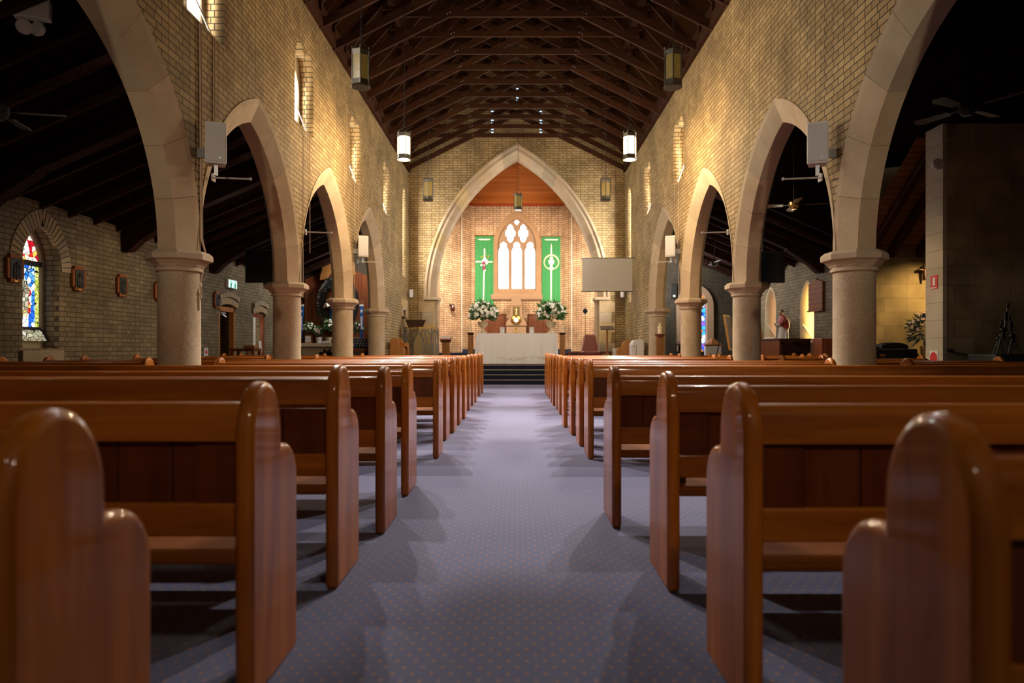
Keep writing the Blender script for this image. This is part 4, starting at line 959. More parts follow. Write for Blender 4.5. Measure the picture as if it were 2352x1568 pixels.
rl.build('number_rail', M['oak_dark'], t); MB().box(-.05, -.02, -.43, .43, 1.97, 2.01).build('ledge', M['board_wood'], t)
GP = plain('grey_panel', (.22, .22, .20), .6, noise=.3, nscale=4)
for i, (x, y, z, rz, h, mat) in enumerate(((6.18, 19.6, 1.05, R_(62), .92, GP), (6.85, 19.0, 1.27, R_(70), .70, plain('teal_panel', (.16, .24, .20), .5, noise=.3)))):
    t = thing('framed_picture', 'gold-framed picture leaning on an easel %s' % ['left of the second right column', 'behind the cupboard with the saint'][i], 'picture', (x, y, 0), rz)
    m = Matrix.Rotation(R_(-9), 3, 'X'); w = .34
    P = MB().box(-w, w, 0, .02, 0, h).mapped(lambda p: m @ p + Vector((0, 0, z))); P.build('panel', mat, t)
    fr = MB()
    for a0, a1, z0, z1 in ((-w - .05, -w, -.05, h + .05), (w, w + .05, -.05, h + .05), (-w, w, h, h + .05), (-w, w, -.05, 0)): fr.box(a0, a1, -.025, .03, z0, z1)
    fr.mapped(lambda p: m @ p + Vector((0, 0, z))); fr.build('frame', M['gold'], t)
    e = MB()
    for a in (-.25, .25): e.tube([(a*1.25, -.06, 0), (a*.8, .06, z + .1), (a*.2, .2, z + h*1.0)], .016, 6)
    e.tube([(0, .62, 0), (0, .22, z + h*.9)], .016, 6).box(-w, w, -.06, .05, z - .08, z - .05); e.build('easel', M['black'], t)
t = thing('font', 'white eight-sided font with a peaked brown lid near the right stained glass window', 'font', (5.88, 20.5, 0))
MB().lathe([(.26, 0), (.26, .12), (.15, .2), (.15, .55), (.25, .70), (.25, 1.12), (.20, 1.14)], n=8, ph=PI/8).build('basin', M['white'], t); MB().lathe([(.27, 1.14), (.27, 1.17), (.03, 1.36), (.001, 1.37)], n=8, ph=PI/8).build('lid', M['oak'], t)
t = thing('wall_picture', 'small dark framed picture with a white label at the end of the right aisle', 'picture', (5.31, 23.1, 2.98))
MB().box(-.12, .12, -.03, 0, -.26, .26).build('frame', M['black'], t, False, .01); MB().box(-.09, .09, -.034, -.03, -.22, .22).build('print', M['bronze'], t); MB().box(-.03, .05, -.038, -.034, -.19, -.12).build('label', M['white'], t)
t = thing('dark_desk', 'dark reading desk in the shadow of the far right arch', 'desk', (5.05, 20.6, 0))
MB().obox((0, 0, 1.2), (.5, .35, .03), Matrix.Rotation(R_(15), 3, 'X')).build('top', M['oak_dark'], t); MB().box(-.15, .15, -.1, .1, 0, 1.15).build('post', M['oak_dark'], t)
# ================================================================ SANCTUARY
# altar and cloth
AX0, AX1, AY0, AY1, AZ = -1.25, 1.225, 21.05, 21.85, 1.52
t = thing('altar', 'wooden altar table hidden under the white cloth on the chancel steps', 'altar', (0, 0, 0))
MB().box(AX0 + .04, AX1 - .04, AY0 + .04, AY1 - .04, AZ - .08, AZ - .012).build('table_top', M['oak'], t); MB().box(AX0 + .1, AX1 - .1, AY0 + .1, AY1 - .1, PLAT, AZ - .08).build('body', M['oak'], t)
cl = MB(); nu = 150; zl = [AZ, AZ - .015, AZ - .12, AZ - .3, AZ - .5, AZ - .7, AZ - .85, AZ - .945]
per = []
def per_pt(u):
    W, D = AX1 - AX0, AY1 - AY0; P = 2*W + 2*D; s = u * P
    if s < W: return Vector((AX0 + s, AY0, 0)), Vector((0, -1, 0))
    s -= W
    if s < D: return Vector((AX1, AY0 + s, 0)), Vector((1, 0, 0))
    s -= D
    if s < W: return Vector((AX1 - s, AY1, 0)), Vector((0, 1, 0))
    s -= W; return Vector((AX0, AY1 - s, 0)), Vector((-1, 0, 0))
fold = [random.uniform(0, 6.28) for _ in range(4)]
vs = []; fs = []
for i, z in enumerate(zl):
    d = (AZ - z) / .95
    for k in range(nu):
        p, n = per_pt(k / nu); x = p.x if abs(n.y) > .5 else p.y
        rip = (.5 + .5*math.sin(x*12 + fold[0]))**2 * .5 + .3*math.sin(x*31 + fold[1]) + .25*math.sin(x*8 + fold[2])
        off = d*(.045 + .06*rip) + .004
        nn = n.copy()
        for cx, cy in ((AX0, AY0), (AX1, AY0), (AX0, AY1), (AX1, AY1)):
            dist = (Vector((cx, cy, 0)) - p).length
            if dist < .12: nn = (n + Vector((math.copysign(1, cx), -1 if cy == AY0 else 1, 0)) * (.12 - dist)/.12).normalized()
        vs.append((p.x + nn.x*off, p.y + nn.y*off, z))
for i in range(len(zl) - 1):
    for k in range(nu): fs.append((i*nu + k, i*nu + (k+1) % nu, (i+1)*nu + (k+1) % nu, (i+1)*nu + k))
fs.append(tuple(range(nu)))
t = thing('altar_cloth', 'long white altar cloth hanging in soft folds to the step', 'cloth', (0, 0, 0))
cl.add(vs, fs).build('cloth', M['cloth'], t, True, ang=60)
lc = MB()
def cloth_y(x, z):
    d = (AZ - z)/.95; rip = (.5 + .5*math.sin(x*12 + fold[0]))**2*.5 + .3*math.sin(x*31 + fold[1]) + .25*math.sin(x*8 + fold[2]); return AY0 - d*(.045 + .06*rip) - .010
for k in range(110):
    x = random.uniform(-.62, 1.0); z = .76 + .06*math.sin((x + .1)*2.6)**2 * 1.2 - .04 + random.uniform(-.035, .035)
    lc.ell((x, cloth_y(x, z), z), (random.uniform(.008, .022), .004, random.uniform(.008, .018)), 7, 4)
lc.build('embroidery', M['lace'], t)
# vases of white flowers
for s, x in ((-1, -1.065), (1, 1.085)):
    t = thing('flower_vase', 'stone urn of white flowers and greenery on the %s end of the altar' % SIDE[s], 'flowers', (x, 21.45, AZ), 0, 'altar flowers')
    MB().lathe([(.12, 0), (.125, .03), (.09, .06), (.045, .11), (.04, .16), (.09, .20), (.15, .27), (.165, .36), (.17, .37), (.15, .37), (.13, .28)], n=24).build('urn', M['urn'], t, True)
    bouquet(t, (0, 0, .62), .40, .34, 110, .078, BLOOM, 460, .6)
# monstrance
t = thing('monstrance', 'glowing gold monstrance with a round disc and cross in the middle of the altar', 'monstrance', (-.02, 21.4, AZ))
MB().lathe([(.08, 0), (.085, .012), (.05, .035), (.025, .07), (.02, .10), (.045, .125), (.045, .145), (.02, .17), (.016, .22), (.03, .25)], n=20).build('stem', M['gold'], t, True)
rg = MB().lathe([(.001, -.02), (.10, -.02), (.165, 0), (.10, .02), (.001, .02)], n=32).mapped(lambda p: Vector((p.x, p.z, p.y + .42)))
for k in range(24):
    a = 2*PI*k/24; rg.tube([(.15*math.cos(a), 0, .42 + .15*math.sin(a)), (.195*math.cos(a), 0, .42 + .195*math.sin(a))], [.012, .004], 5)
rg.build('sunburst', M['gold'], t, True); MB().lathe([(.001, 0), (.07, 0), (.07, .006), (.001, .006)], n=24).mapped(lambda p: Vector((p.x, -.022 - p.z, p.y + .42))).build('host', emit('host_glow', (1, .88, .62), 1.2), t)  # brightness of the host disc is put in as emission
MB().box(-.010, .010, -.01, .01, .58, .70).box(-.035, .035, -.01, .01, .64, .66).build('cross', M['gold'], t)
# glass candle cubes on the altar
for s, x in ((-1, -.455), (1, .465)):
    t = thing('candle_holder', 'square glass holder with a white candle on the altar, %s of the monstrance' % SIDE[s], 'candle', (x, 21.35, AZ), 0, 'altar candle cubes')
    g = MB()
    for a0, a1, b0, b1 in ((-.075, .075, -.075, -.069), (-.075, .075, .069, .075), (-.075, -.069, -.069, .069), (.069, .075, -.069, .069)): g.box(a0, a1, b0, b1, 0, .20)
    gm = M.get('clear'); 
    if gm is None:
        gm, tt, bb, oo = nt('clear_glass_holder'); bb.inputs['Base Color'].default_value = (.8, .8, .8, 1); bb.inputs['Roughness'].default_value = .05; tp = N(tt, 'ShaderNodeBsdfTransparent'); mx = N(tt, 'ShaderNodeMixShader'); mx.inputs[0].default_value = .28
        tt.links.new(tp.outputs[0], mx.inputs[1]); tt.links.new(bb.outputs[0], mx.inputs[2]); tt.links.new(mx.outputs[0], oo.inputs[0]); M['clear'] = gm
    g.build('glass', gm, t); MB().lathe([(.05, .006), (.05, .13), (.001, .132)], n=18).build('candle', M['white_cloth'], t, True); MB().box(-.065, .065, -.065, .065, .0, .006).build('base', M['steel'], t)
# candle stands beside the altar
for s, x in ((-1, -1.45), (1, 1.43)):
    t = thing('candle_stand', 'tall square wooden candle stand at the %s end of the altar' % SIDE[s], 'stand', (x, 21.5, PLAT), 0, 'altar candle stands')
    MB().box(-.085, .085, -.085, .085, 0, .93).build('post', M['oak'], t, False, .006); MB().lathe([(.10, .93), (.15, .985), (.15, 1.0)], n=4, ph=PI/4).build('top', M['oak_dark'], t); MB().box(-.10, .10, -.10, .10, 0, .03).build('foot', M['oak_dark'], t)
    t2 = thing('candle', 'cream pillar candle on the wooden stand at the %s end of the altar' % SIDE[s], 'candle', (x + .01, 21.5, PLAT + 1.0), 0, 'altar stand candles')
    MB().lathe([(.030, 0), (.030, .22), (.001, .225)], n=16).build('wax', M['wax'], t2, True); MB().tube([(0, 0, .22), (0, 0, .24)], .003, 5).build('wick', M['black'], t2)
# tabernacle and panelling
t = thing('tabernacle', 'stone tabernacle pillar with arched top and dark gold door behind the altar', 'tabernacle', (-.02, 27.35, 1.02))
S_ = 27.35/F
def zz(py, Y=27.35): return EYE + (CY - py)*Y/F
MB().prism([(-.40, 0), (.40, 0), (.40, zz(740)-1.02), (.27, zz(731)-1.02), (.235, zz(722)-1.02), (.235, zz(697)-1.02)] + [(.235*math.cos(a*PI/10), zz(697)-1.02 + .22*math.sin(a*PI/10)) for a in range(1, 10)] + [(-.235, zz(697)-1.02), (-.235, zz(722)-1.02), (-.27, zz(731)-1.02), (-.40, zz(740)-1.02)], 'xz', -.12, .3).build('pillar', M['stone_pink'], t, False, .015)
MB().box(-.44, .44, -.16, .1, zz(748)-1.02, zz(746)-1.02).box(-.24, .24, -.14, .1, zz(702.5)-1.02, zz(701)-1.02).build('moulding', M['stone_pink'], t)
MB().box(-.13, .13, -.135, -.11, zz(724)-1.02, zz(705)-1.02).build('door', plain('dark_gold_door', (.09, .06, .02), .5, .2, noise=.7, nscale=25), t)
MB().box(-.012, .012, -.145, -.135, zz(723)-1.02, zz(707)-1.02).box(-.07, .07, -.145, -.135, zz(712)-1.02, zz(711)-1.02).build('door_cross', M['gold'], t)
for s in (-1, 1):
    t = thing('wood_panelling', 'dark vertical-boarded wooden panelling on the %s of the tabernacle' % SIDE[s], 'panelling', (0, 27.6, 1.02), 0, 'sanctuary panelling')
    b = MB(); x = .42
    while x < 1.28: b.box(min(s*x, s*(x + .085)), max(s*x, s*(x + .085)), 0, .04, 0, zz(724, 27.6)-1.02); x += .092
    b.build('boards', M['panel_wood'], t)
    MB().box(min(s*.42, s*1.30), max(s*.42, s*1.30), -.03, .06, zz(724, 27.6)-1.02, zz(721, 27.6)-1.02).build('top_rail', M['panel_wood'], t); MB().box(s*1.13 - .03, s*1.13 + .03, -.03, .03, 0, zz(722, 27.6)-1.02).box(s*.52 - .03, s*.52 + .03, -.03, .03, 0, zz(722, 27.6)-1.02).build('stile', M['panel_wood'], t)
# banners
def banner(x0, x1, z0, z1, label):
    t = thing('banner', label, 'banner', (0, 27.95, 0), 0, 'green sanctuary banners'); n = 24; vs = []; fs = []
    for i in range(n + 1):
        x = x0 + (x1 - x0)*i/n; y = .012*math.sin(i*.9) + .008*math.sin(i*2.1)
        vs += [(x, y, z0), (x, y, z1), (x, y + .012, z0), (x, y + .012, z1)]
    for i in range(n):
        a = 4*i; fs += [(a, a+4, a+5, a+1), (a+2, a+3, a+7, a+6), (a, a+2, a+6, a+4), (a+1, a+5, a+7, a+3)]
    MB().add(vs, fs).build('cloth', M['green'], t, True); MB().tube([(x0 - .03, .0, z1 + .01), (x1 + .03, 0, z1 + .01)], .018, 8).box(x0, x0 + .03, 0, .055, z1, z1 + .03).box(x1 - .03, x1, 0, .055, z1, z1 + .03).build('pole', M['brass'], t)
    return t
Yb = 27.95; S_ = Yb/F
def bp(px, py): return ((px - CX)*S_, EYE + (CY - py)*S_)
def strip(t, name, pts, mat, y0=-.04): return MB().prism([bp(*p) for p in pts], 'xz', y0, y0 + .012).build(name, mat, t)
t = banner(bp(1091.5, 0)[0], bp(1133.5, 0)[0], 2.45, bp(0, 542)[1], 'green hanging banner with a white cross and flowers, left of the east window')
strip(t, 'hem_mark', [(1096, 549), (1128, 549), (1122, 551.5), (1104, 551.5)], M['white_cloth'])
strip(t, 'cross', [(1111.5, 571), (1114.5, 571), (1114.2, 599.5), (1131.8, 600), (1131.8, 602.5), (1114, 602.5), (1111.5, 690), (1109, 690), (1111, 602.5), (1092.5, 602.3), (1092.5, 599.5), (1111.3, 599.5)], M['white_cloth'])
fl = MB(); pl = MB(); gd = MB()
for px, py, r in ((1113, 595, 3.5), (1110, 599, 3), (1117, 598, 3), (1106, 609, 2.6), (1118, 605, 2.6), (1114, 621, 2)): x, z = bp(px, py); fl.ell((x, -.045, z), (r*S_, .012, r*S_), 9, 6)
for px, py, r in ((1111, 604, 3.2), (1112, 614, 3), (1111, 618, 2.5)): x, z = bp(px, py); pl.ell((x, -.05, z), (r*S_, .012, r*S_*1.4), 9, 6)
for k, (px, py) in enumerate(((1105, 591), (1108, 589), (1117, 588), (1121, 591), (1123, 588))): x, z = bp(px, py); gd.obox((x, -.045, z), (4*S_, .01, 1.0*S_), Matrix.Rotation(R_(-35 if px < 1113 else 35), 3, 'Y').inverted() if px < 1113 else Matrix.Rotation(R_(-35), 3, 'Y'))
fl.build('white_flowers', M['white_cloth'], t); pl.build('purple_flowers', M['purple'], t); gd.build('gold_leaves', plain('gold_applique', (.55, .35, .03), .7), t)
t = banner(bp(1244.5, 0)[0], bp(1287.5, 0)[0], 2.45, bp(0, 543.5)[1], 'green hanging banner with a chalice in a ring, right of the east window')
strip(t, 'hem_mark', [(1250, 549.5), (1283, 549.5), (1280, 552), (1254, 552)], M['white_cloth'])
strip(t, 'staff', [(1265.5, 560), (1266.5, 560), (1267.6, 570), (1267.8, 584), (1264.6, 584), (1264.9, 570)], M['white_cloth'])
strip(t, 'staff', [(1263.8, 620), (1267.6, 620), (1266.8, 683), (1266, 691), (1265, 691), (1264.2, 683)], M['white_cloth'])
rg = MB(); n = 36
for k in range(n):
    q = []
    for rr, a in ((14.6 if True else 0, k), (14.6, k+1), (17.8, k+1), (17.8, k)):
        an = 2*PI*a/n; r = rr if rr > 15 else 15.6 - 1.6*max(0, math.sin(an))
        q.append(bp(1266.4 + r*math.cos(an), 602 - r*math.sin(an)))
    rg.prism(q, 'xz', -.04, -.028)
rg.build('ring', M['cream'], t)
strip(t, 'chalice', [(1259, 598), (1273.6, 598), (1273, 603), (1270.5, 607), (1268, 609.5), (1269, 612), (1272.5, 617.5), (1260, 617.5), (1263.6, 612), (1264.6, 609.5), (1262, 607), (1259.6, 603)], M['white_cloth'], -.042)
x, z = bp(1266.4, 593.7); MB().lathe([(.001, 0), (4.1*S_, 0), (4.1*S_, .012), (.001, .012)], n=20).mapped(lambda p: Vector((x + p.x, -.046 + p.z, z + p.y))).build('host', M['white_cloth'], t)
# sanctuary lamp on a wall bracket
t = thing('sanctuary_lamp', 'dark red sanctuary lamp on a wall bracket left of the altar', 'lamp', (-2.50, 26.75, 2.62))
MB().tube([(-.22, .14, -.35), (-.16, .0, -.1), (-.12, 0, .1), (0, -.1, .15)], .02, 8).tube([(-.2, .1, -.2), (-.1, 0, 0)], .015, 6).ell((-.13, 0, .16), .05, 10, 8).build('bracket', M['iron'], t); MB().lathe([(.001, -.14), (.07, -.12), (.10, 0), (.07, .12), (.02, .18), (.001, .19)], (0, -.1, 0), 18).build('glass', plain('dark_red_glass', (.035, .005, .005), .1, coat=.6), t, True)
# wooden stand with a red book
t = thing('book_stand', 'wooden pedestal behind the chancel pillar carrying an open red book', 'stand', (-2.46, 23.75, PLAT))
MB().box(-.13, .13, -.12, .12, 0, .74).box(-.16, .16, -.14, .14, .70, .74).build('post', M['oak'], t, False, .006); MB().obox((0, -.02, .80), (.36, .30, .03), Matrix.Rotation(R_(22), 3, 'X')).build('desk', M['oak_dark'], t)
t = thing('red_book', 'open red book on the wooden pedestal left of the altar', 'book', (-2.46, 23.72, PLAT + .83))
MB().obox((-.02, 0, .02), (.36, .26, .03), Matrix.Rotation(R_(22), 3, 'X')).build('cover', plain('red_book_cloth', (.42, .06, .05), .6), t); MB().obox((-.02, 0, .045), (.33, .24, .025), Matrix.Rotation(R_(22), 3, 'X')).build('pages', M['white'], t)
# ambo of metal tracery
t = thing('ambo', 'metal tracery ambo with a dark sloping desk left of the altar', 'lectern', (-3.0, 21.35, PLAT))
R0 = .54; pts = [Vector((R0*math.cos(PI + PI*k/4 ), R0*.9*math.sin(PI + PI*k/4), 0)) for k in range(5)]
H = 1.14
rl = MB()
for k in range(4): rl.beam(pts[k] + Vector((0, 0, H)), pts[k+1] + Vector((0, 0, H)), .05, .035); rl.beam(pts[k] + Vector((0, 0, .03)), pts[k+1] + Vector((0, 0, .03)), .05, .05)
rl.build('rail', M['brass'], t)
ps = MB()
for p in pts: ps.tube([p, p + Vector((0, 0, H))], .020, 6)
ps.build('posts', M['grey_metal'], t)
for k in range(4):
    p, q = pts[k], pts[k+1]; bar = MB(); L = (q - p)
    for j in range(1, 6): a = p + L*j/6; bar.tube([a, a + Vector((0, 0, H*.55 if j % 2 else H*.75))], .009, 5)
    for c0, c1 in ((0, .66), (.34, 1.0), (.0, 1.0)):
        arc = []
        for i in range(13):
            f = i/12; h = H*.5 + H*.45*math.sqrt(max(0, 1 - abs(2*f - 1)**1.6)); arc.append(p + L*(c0 + (c1 - c0)*f) + Vector((0, 0, h)))
        bar.tube(arc, .011, 5)
    bar.build('tracery', M['grey_metal'], t)
MB().prism([(-.15, .05), (.15, .05), (.15, .62), (.10, .80), (0, .96), (-.10, .80), (-.15, .62)], 'xz', -.505, -.485).build('arched_panel', plain('bronze_panel', (.26, .19, .085), .5, .5), t)
MB().tube([(-.15 + .01, -.50, .05), (-.15, -.50, .62), (-.10, -.5, .82), (0, -.5, .98), (.10, -.5, .82), (.15, -.5, .62), (.15, -.5, .05)], .014, 6).build('panel_frame', M['grey_metal'], t)
MB().prism([(-.33, 1.38), (-.25, 1.18), (.22, 1.18), (.30, 1.38)], 'xz', -.42, -.38).mapped(lambda p: Vector((p.x - .1, p.y + (p.z - 1.18)*.55, p.z))).build('desk', M['oak_dark'], t, False, .006); MB().box(-.33, .14, -.44, -.1, 1.145, 1.185).build('desk_base', M['oak_dark'], t)
MB().tube([(-.02, -.3, 1.38), (-.03, -.28, 1.50), (.0, -.3, 1.58)], .006, 5).ell((.0, -.3, 1.585), (.015, .02, .012), 8, 6).build('microphone', M['steel'], t)
# small single seats (side-on pew ends) by the nave wall
def side_seat(x, y, z, face, label):
    t = thing('choir_bench', label, 'bench', (x, y, z), face)
    for q in (0, .62):
        e = link('bench_end', END_ME[0], t, .02, 2); e.location = (q, 0, 0); e.data = END_ME[0]
    MB().box(.05, .63, .03, .08, .70, .86).build('back', M['pew'], t, False, .01); MB().box(.05, .63, .0, .38, .41, .45).build('seat', M['pew'], t); MB().box(.05, .63, .30, .55, .80, .83).build('book_ledge', M['pew'], t)
side_seat(-3.52, 18.85, .40, -PI/2 + PI, 'small wooden bench seen end-on against the wall beside the ambo') if False else None
t = thing('choir_bench', 'small wooden bench seen end-on between the far left column and the ambo', 'bench', (-3.52, 18.9, .40))
e = link('bench_end', MB().prism(end_profile(), 'xz', 0, .056).mesh('bench_end', M['oak'], True, 30), t, .018, 2); e = link('bench_end', e.data, t, .018, 2); e.location = (0, .7, 0)
MB().box(.03, .08, .05, .70, .70, .87).build('back', M['pew'], t); MB().box(0, .38, .05, .70, .41, .45).build('seat', M['pew'], t); MB().box(.30, .42, .0, .72, .70, .80).build('book_ledge', M['pew'], t)
t = thing('choir_bench', 'low wooden bench seen end-on behind the white heater at the right wall', 'bench', (2.82, 19.35, .40))
me = MB().prism([(.42 - a, b*.93) for a, b in end_profile()], 'xz', 0, .056).mesh('bench_end', M['oak'], True, 30)
for y in (0, .55): e = link('bench_end', me, t, .018, 2); e.location = (0 + (.16 if y else 0), y, 0)
MB().box(.30, .36, .05, .6, .62, .80).build('back', M['pew'], t); MB().box(.02, .4, .05, .6, .40, .44).build('seat', M['pew'], t)
t = thing('white_chair', 'white chair partly hidden behind the low wooden bench at the right', 'chair', (2.88, 20.2, PLAT))
MB().box(-.05, .12, -.02, .02, .0, .50).build('back', M['white'], t, False, .03, 3)
# votive candle rack
t = thing('votive_stand', 'tiered metal candle stand with a wooden front rail in the left aisle', 'stand', (-4.55, 20.4, 0))
for k in range(4): MB().box(-.42, .42, -.16 + .10*k, -.07 + .10*k, 1.05 + .075*k, 1.065 + .075*k).build('tier', M['iron'], t)
MB().box(-.46, .46, -.22, -.18, .96, 1.06).box(-.46, -.42, -.2, .3, .96, 1.2).box(.42, .46, -.2, .3, .96, 1.2).build('rail', M['mahogany'], t); MB().box(-.06, .06, -.228, -.22, .985, 1.02).build('plate', M['brass'], t)
for a in (-.4, .4):
    for b in (-.18, .26): MB().tube([(a, b, 0), (a, b, 1.0)], .014, 6).build('leg', M['iron'], t)
cv = MB().lathe([(.022, 0), (.036, .02), (.036, .06), (.033, .062)], n=10).mesh('cup', M['blue_glass'], True); cw = MB().lathe([(.030, .05), (.030, .072), (.001, .074)], n=10).mesh('candle', M['white'], True)
for k in range(4):
    for j in range(9):
        r = thing('votive_candle', 'small blue glass votive candle on the tiered stand in the left aisle', 'candle', (-4.55 - .37 + .0925*j, 20.4 - .115 + .10*k, 1.066 + .075*k), 0, 'votive candles on the tiered stand')
        link('cup', cv, r); link('wax', cw, r)
# Marian shrine at the end of the left aisle
Ys = 22.55; Ss = Ys/F
def sx(px): return (px - CX)*Ss
def sz(py): return EYE + (CY - py)*Ss
t = thing('shrine_altar', 'grey stone side altar table at the end of the left aisle', 'altar', (0, 0, 0))
MB().box(sx(686), sx(846), Ys - .15, Ys + .45, sz(796), sz(788)).build('mensa', M['stone'], t, False, .01); MB().box(sx(694), sx(838), Ys, Ys + .4, 0, sz(796)).build('front', M['stone_shaft'], t)
fr = MB().lathe([(.20, 0), (.25, .0), (.25, .04), (.20, .04), (.20, 0)], n=20).mapped(lambda p: Vector((p.x + sx(752), Ys - .01 - p.z, p.y + sz(822))))
for k in range(10): a = 2*PI*k/10; fr.ell((sx(752) + .27*math.cos(a), Ys - .03, sz(822) + .27*math.sin(a)), .05, 7, 5)
fr.build('carved_wreath', M['oak_dark'], t)
t = thing('shrine_backdrop', 'tall dark wooden panelled backdrop behind the shrine statue', 'panelling', (0, 23.02, 0))
b = MB(); x = sx(690)
while x < sx(842): b.box(x, x + .10, 0, .05, 0, 3.75 - .28*abs((x - sx(770))/1.0)**1.5); x += .107
b.build('boards', M['mahogany'], t)
cn = MB()
for k in range(9):
    a0 = PI - PI*k/9*.9; a1 = PI - PI*(k + 1)/9*.9
    cn.prism([(sx(770) + r*math.cos(a), sz(640) + r*1.05*math.sin(a)) for r, a in ((.36, a0), (.36, a1), (.62, a1), (.62, a0))], 'xz', -.12, .0)
cn.build('canopy_arch', M['oak'], t, False, .01)
MB().box(sx(733), sx(745), -.13, 0, sz(622), sz(606)).box(sx(797), sx(808), -.13, 0, sz(622), sz(606)).build('canopy_foot', M['oak'], t)
t = thing('shrine_halo', 'oval ring with raised lettering and sparkling dots round the shrine statue', 'halo', (sx(770), Ys + .30, sz(694)))
rg = MB(); n = 48
for k in range(n):
    a0, a1 = 2*PI*k/n, 2*PI*(k+1)/n
    rg.prism([(r*.70*math.cos(a), r*.92*math.sin(a)) for r, a in ((.60, a0), (.60, a1), (1.02, a1), (1.02, a0))], 'xz', .0, .03)
rg.build('ring', M['black'], t)
sp = MB()
for k in range(150):
    a = random.uniform(0, 2*PI); r = random.uniform(.62, .82); sp.ell((r*.70*math.cos(a), -.012, r*.92*math.sin(a)), random.uniform(.006, .015), 6, 4)
sp.build('sequins', M['steel'], t)
word = 'CONCEIVED WITHOUT SIN'
LM = plain('halo_letters', (.40, .36, .28), .5)
for k, ch in enumerate(word):
    if ch == ' ': continue
    a = R_(236 - k*7.0); p = (.93*.70*math.cos(a), -.004, .93*.92*math.sin(a)); d = math.atan2(.92*math.cos(a), -.70*math.sin(a)) + PI
    text_mesh(ch, .105, 'letter', LM, t, Matrix.Translation(p) @ Matrix.Rotation(-d, 4, 'Y') @ Matrix.Rotation(PI/2, 4, 'X'))
t = thing('mary_statue', 'robed praying woman statue inside the oval ring, half hidden by a column', 'statue', (sx(774), Ys + .14, sz(760)))
rb = MB(); torso(rb, [(0, 0, 0, .26, .17), (0, 0, .3, .24, .16), (0, 0, .7, .20, .14), (0, 0, .95, .19, .14), (0, 0, 1.12, .20, .13), (0, 0, 1.25, .12, .10)]); rb.build('robe', M['robe_white'], t, True)
mt = MB(); torso(mt, [(0, .05, .05, .30, .15), (0, .05, .6, .30, .15), (0, .05, 1.0, .27, .14), (0, .04, 1.2, .20, .13), (0, .04, 1.34, .12, .11), (0, .03, 1.48, .11, .10), (0, .03, 1.55, .06, .06)]); mt.build('mantle', M['blue'], t, True)
sl = MB().tube([(-.20, -.02, 1.08), (-.30, -.08, .88), (-.36, -.16, .84)], [.09, .075, .07], 10).tube([(.20, -.02, 1.08), (.22, -.1, .88), (.08, -.2, .92)], [.09, .08, .06], 10); sl.build('sleeves', M['robe_white'], t, True)
hd = MB().ell((0, -.06, 1.42), (.075, .085, .10), 14, 10).ell((0, -.15, 1.41), (.014, .02, .02), 8, 6).tube([(0, 0, 1.2), (0, -.03, 1.36)], .05, 10)
hand(hd, (-.36, -.16, .84), (-.6, -.2, -.5), .06); hand(hd, (.08, -.2, .92), (-.6, -.2, .6), .06); hd.build('head_and_hands', M['skin'], t, True)
ey = MB().ell((-.027, -.142, 1.435), (.010, .006, .006), 6, 5).ell((.027, -.142, 1.435), (.010, .006, .006), 6, 5).ell((0, -.142, 1.372), (.016, .006, .005), 6, 5); ey.build('face_paint', M['hair'], t)
for nm, px, w0, w1 in (('left', 695.5, .105, .045), ('right', 834, .06, .035)):
    t = thing('blue_banner', 'narrow blue pennant with a white crown on the %s side of the shrine' % nm, 'banner', (sx(px), Ys - .24, 0), 0, 'shrine pennants')
    MB().prism([(-w0, sz(704)), (w0, sz(704)), (w1, sz(776)), (0, sz(780)), (-w1, sz(776))], 'xz', 0, .015).build('cloth', M['blue'], t); MB().box(-w0, w0, -.006, .02, sz(704), sz(700)).build('heading', M['white_cloth'], t)
    MB().prism([(-w0*.55, sz(716)), (-w0*.65, sz(712)), (-w0*.3, sz(714)), (0, sz(710.5)), (w0*.3, sz(714)), (w0*.65, sz(712)), (w0*.55, sz(716)), (w0*.4, sz(718.5)), (-w0*.4, sz(718.5))], 'xz', -.008, 0).build('crown', M['white_cloth'], t)
    mg = MB()
    for a in (-.5, -.25, .25, .5): mg.tube([(w0*a, -.004, sz(727)), (w0*a*.3, -.004, sz(750)), (w0*a*.9, -.004, sz(757))], .006, 4)
    mg.build('monogram', M['white_cloth'], t); MB().tube([(-w0*1.15, .01, sz(699)), (w0*1.15, .01, sz(699))], .012, 6).tube([(0, .02, 0), (0, .02, sz(691))], .012, 6).box(-.05, .05, .0, .02, sz(694), sz(693)).build('pole', M['brass'], t)
def pot_flowers(px, py0, py1, w, label, mesh, n, pot):
    t = thing('flower_vase', label, 'flowers', (sx(px), Ys - .02, sz(788)), 0, 'shrine flowers'); h = (788 - py1)*Ss
    if pot == 'box': MB().box(-.11, .11, -.1, .1, 0, .26).build('pot', M['oak'], t); MB().box(-.085, .085, -.108, -.1, .03, .23).build('card', M['white'], t)
    else: MB().lathe([(.07, 0), (.075, .02), (.10, .16), (.11, .20), (.09, .20)], n=16).build('pot', M['white'] if pot == 'white' else M['urn'], t, True)
    bouquet(t, (0, 0, (788 - (py0 + py1)/2)*Ss), w*Ss, (py1 - py0)/2*Ss, n, .05, mesh, 90, .7, ry=.10)
pot_flowers(710, 742, 766, 14, 'cream flowers in a wooden box with a white card on the shrine altar', BLOOM, 18, 'box')
pot_flowers(733, 752, 772, 8, 'small pot of dull pink flowers on the shrine altar', BLOOM_P, 20, 'white')
pot_flowers(755, 735, 764, 12, 'tall vase of pale green and white flowers on the shrine altar beside the column', BLOOM, 18, 'urn')
pot_flowers(823, 742, 768, 13, 'white flowers on the shrine altar beyond the third column', BLOOM, 16, 'urn')
o = MB().box(sx(741), sx(762), Ys - .16, Ys - .10, sz(788), sz(783)).build('card_strip', M['white']); tag(o, 'white card strip on the edge of the shrine altar', 'card')
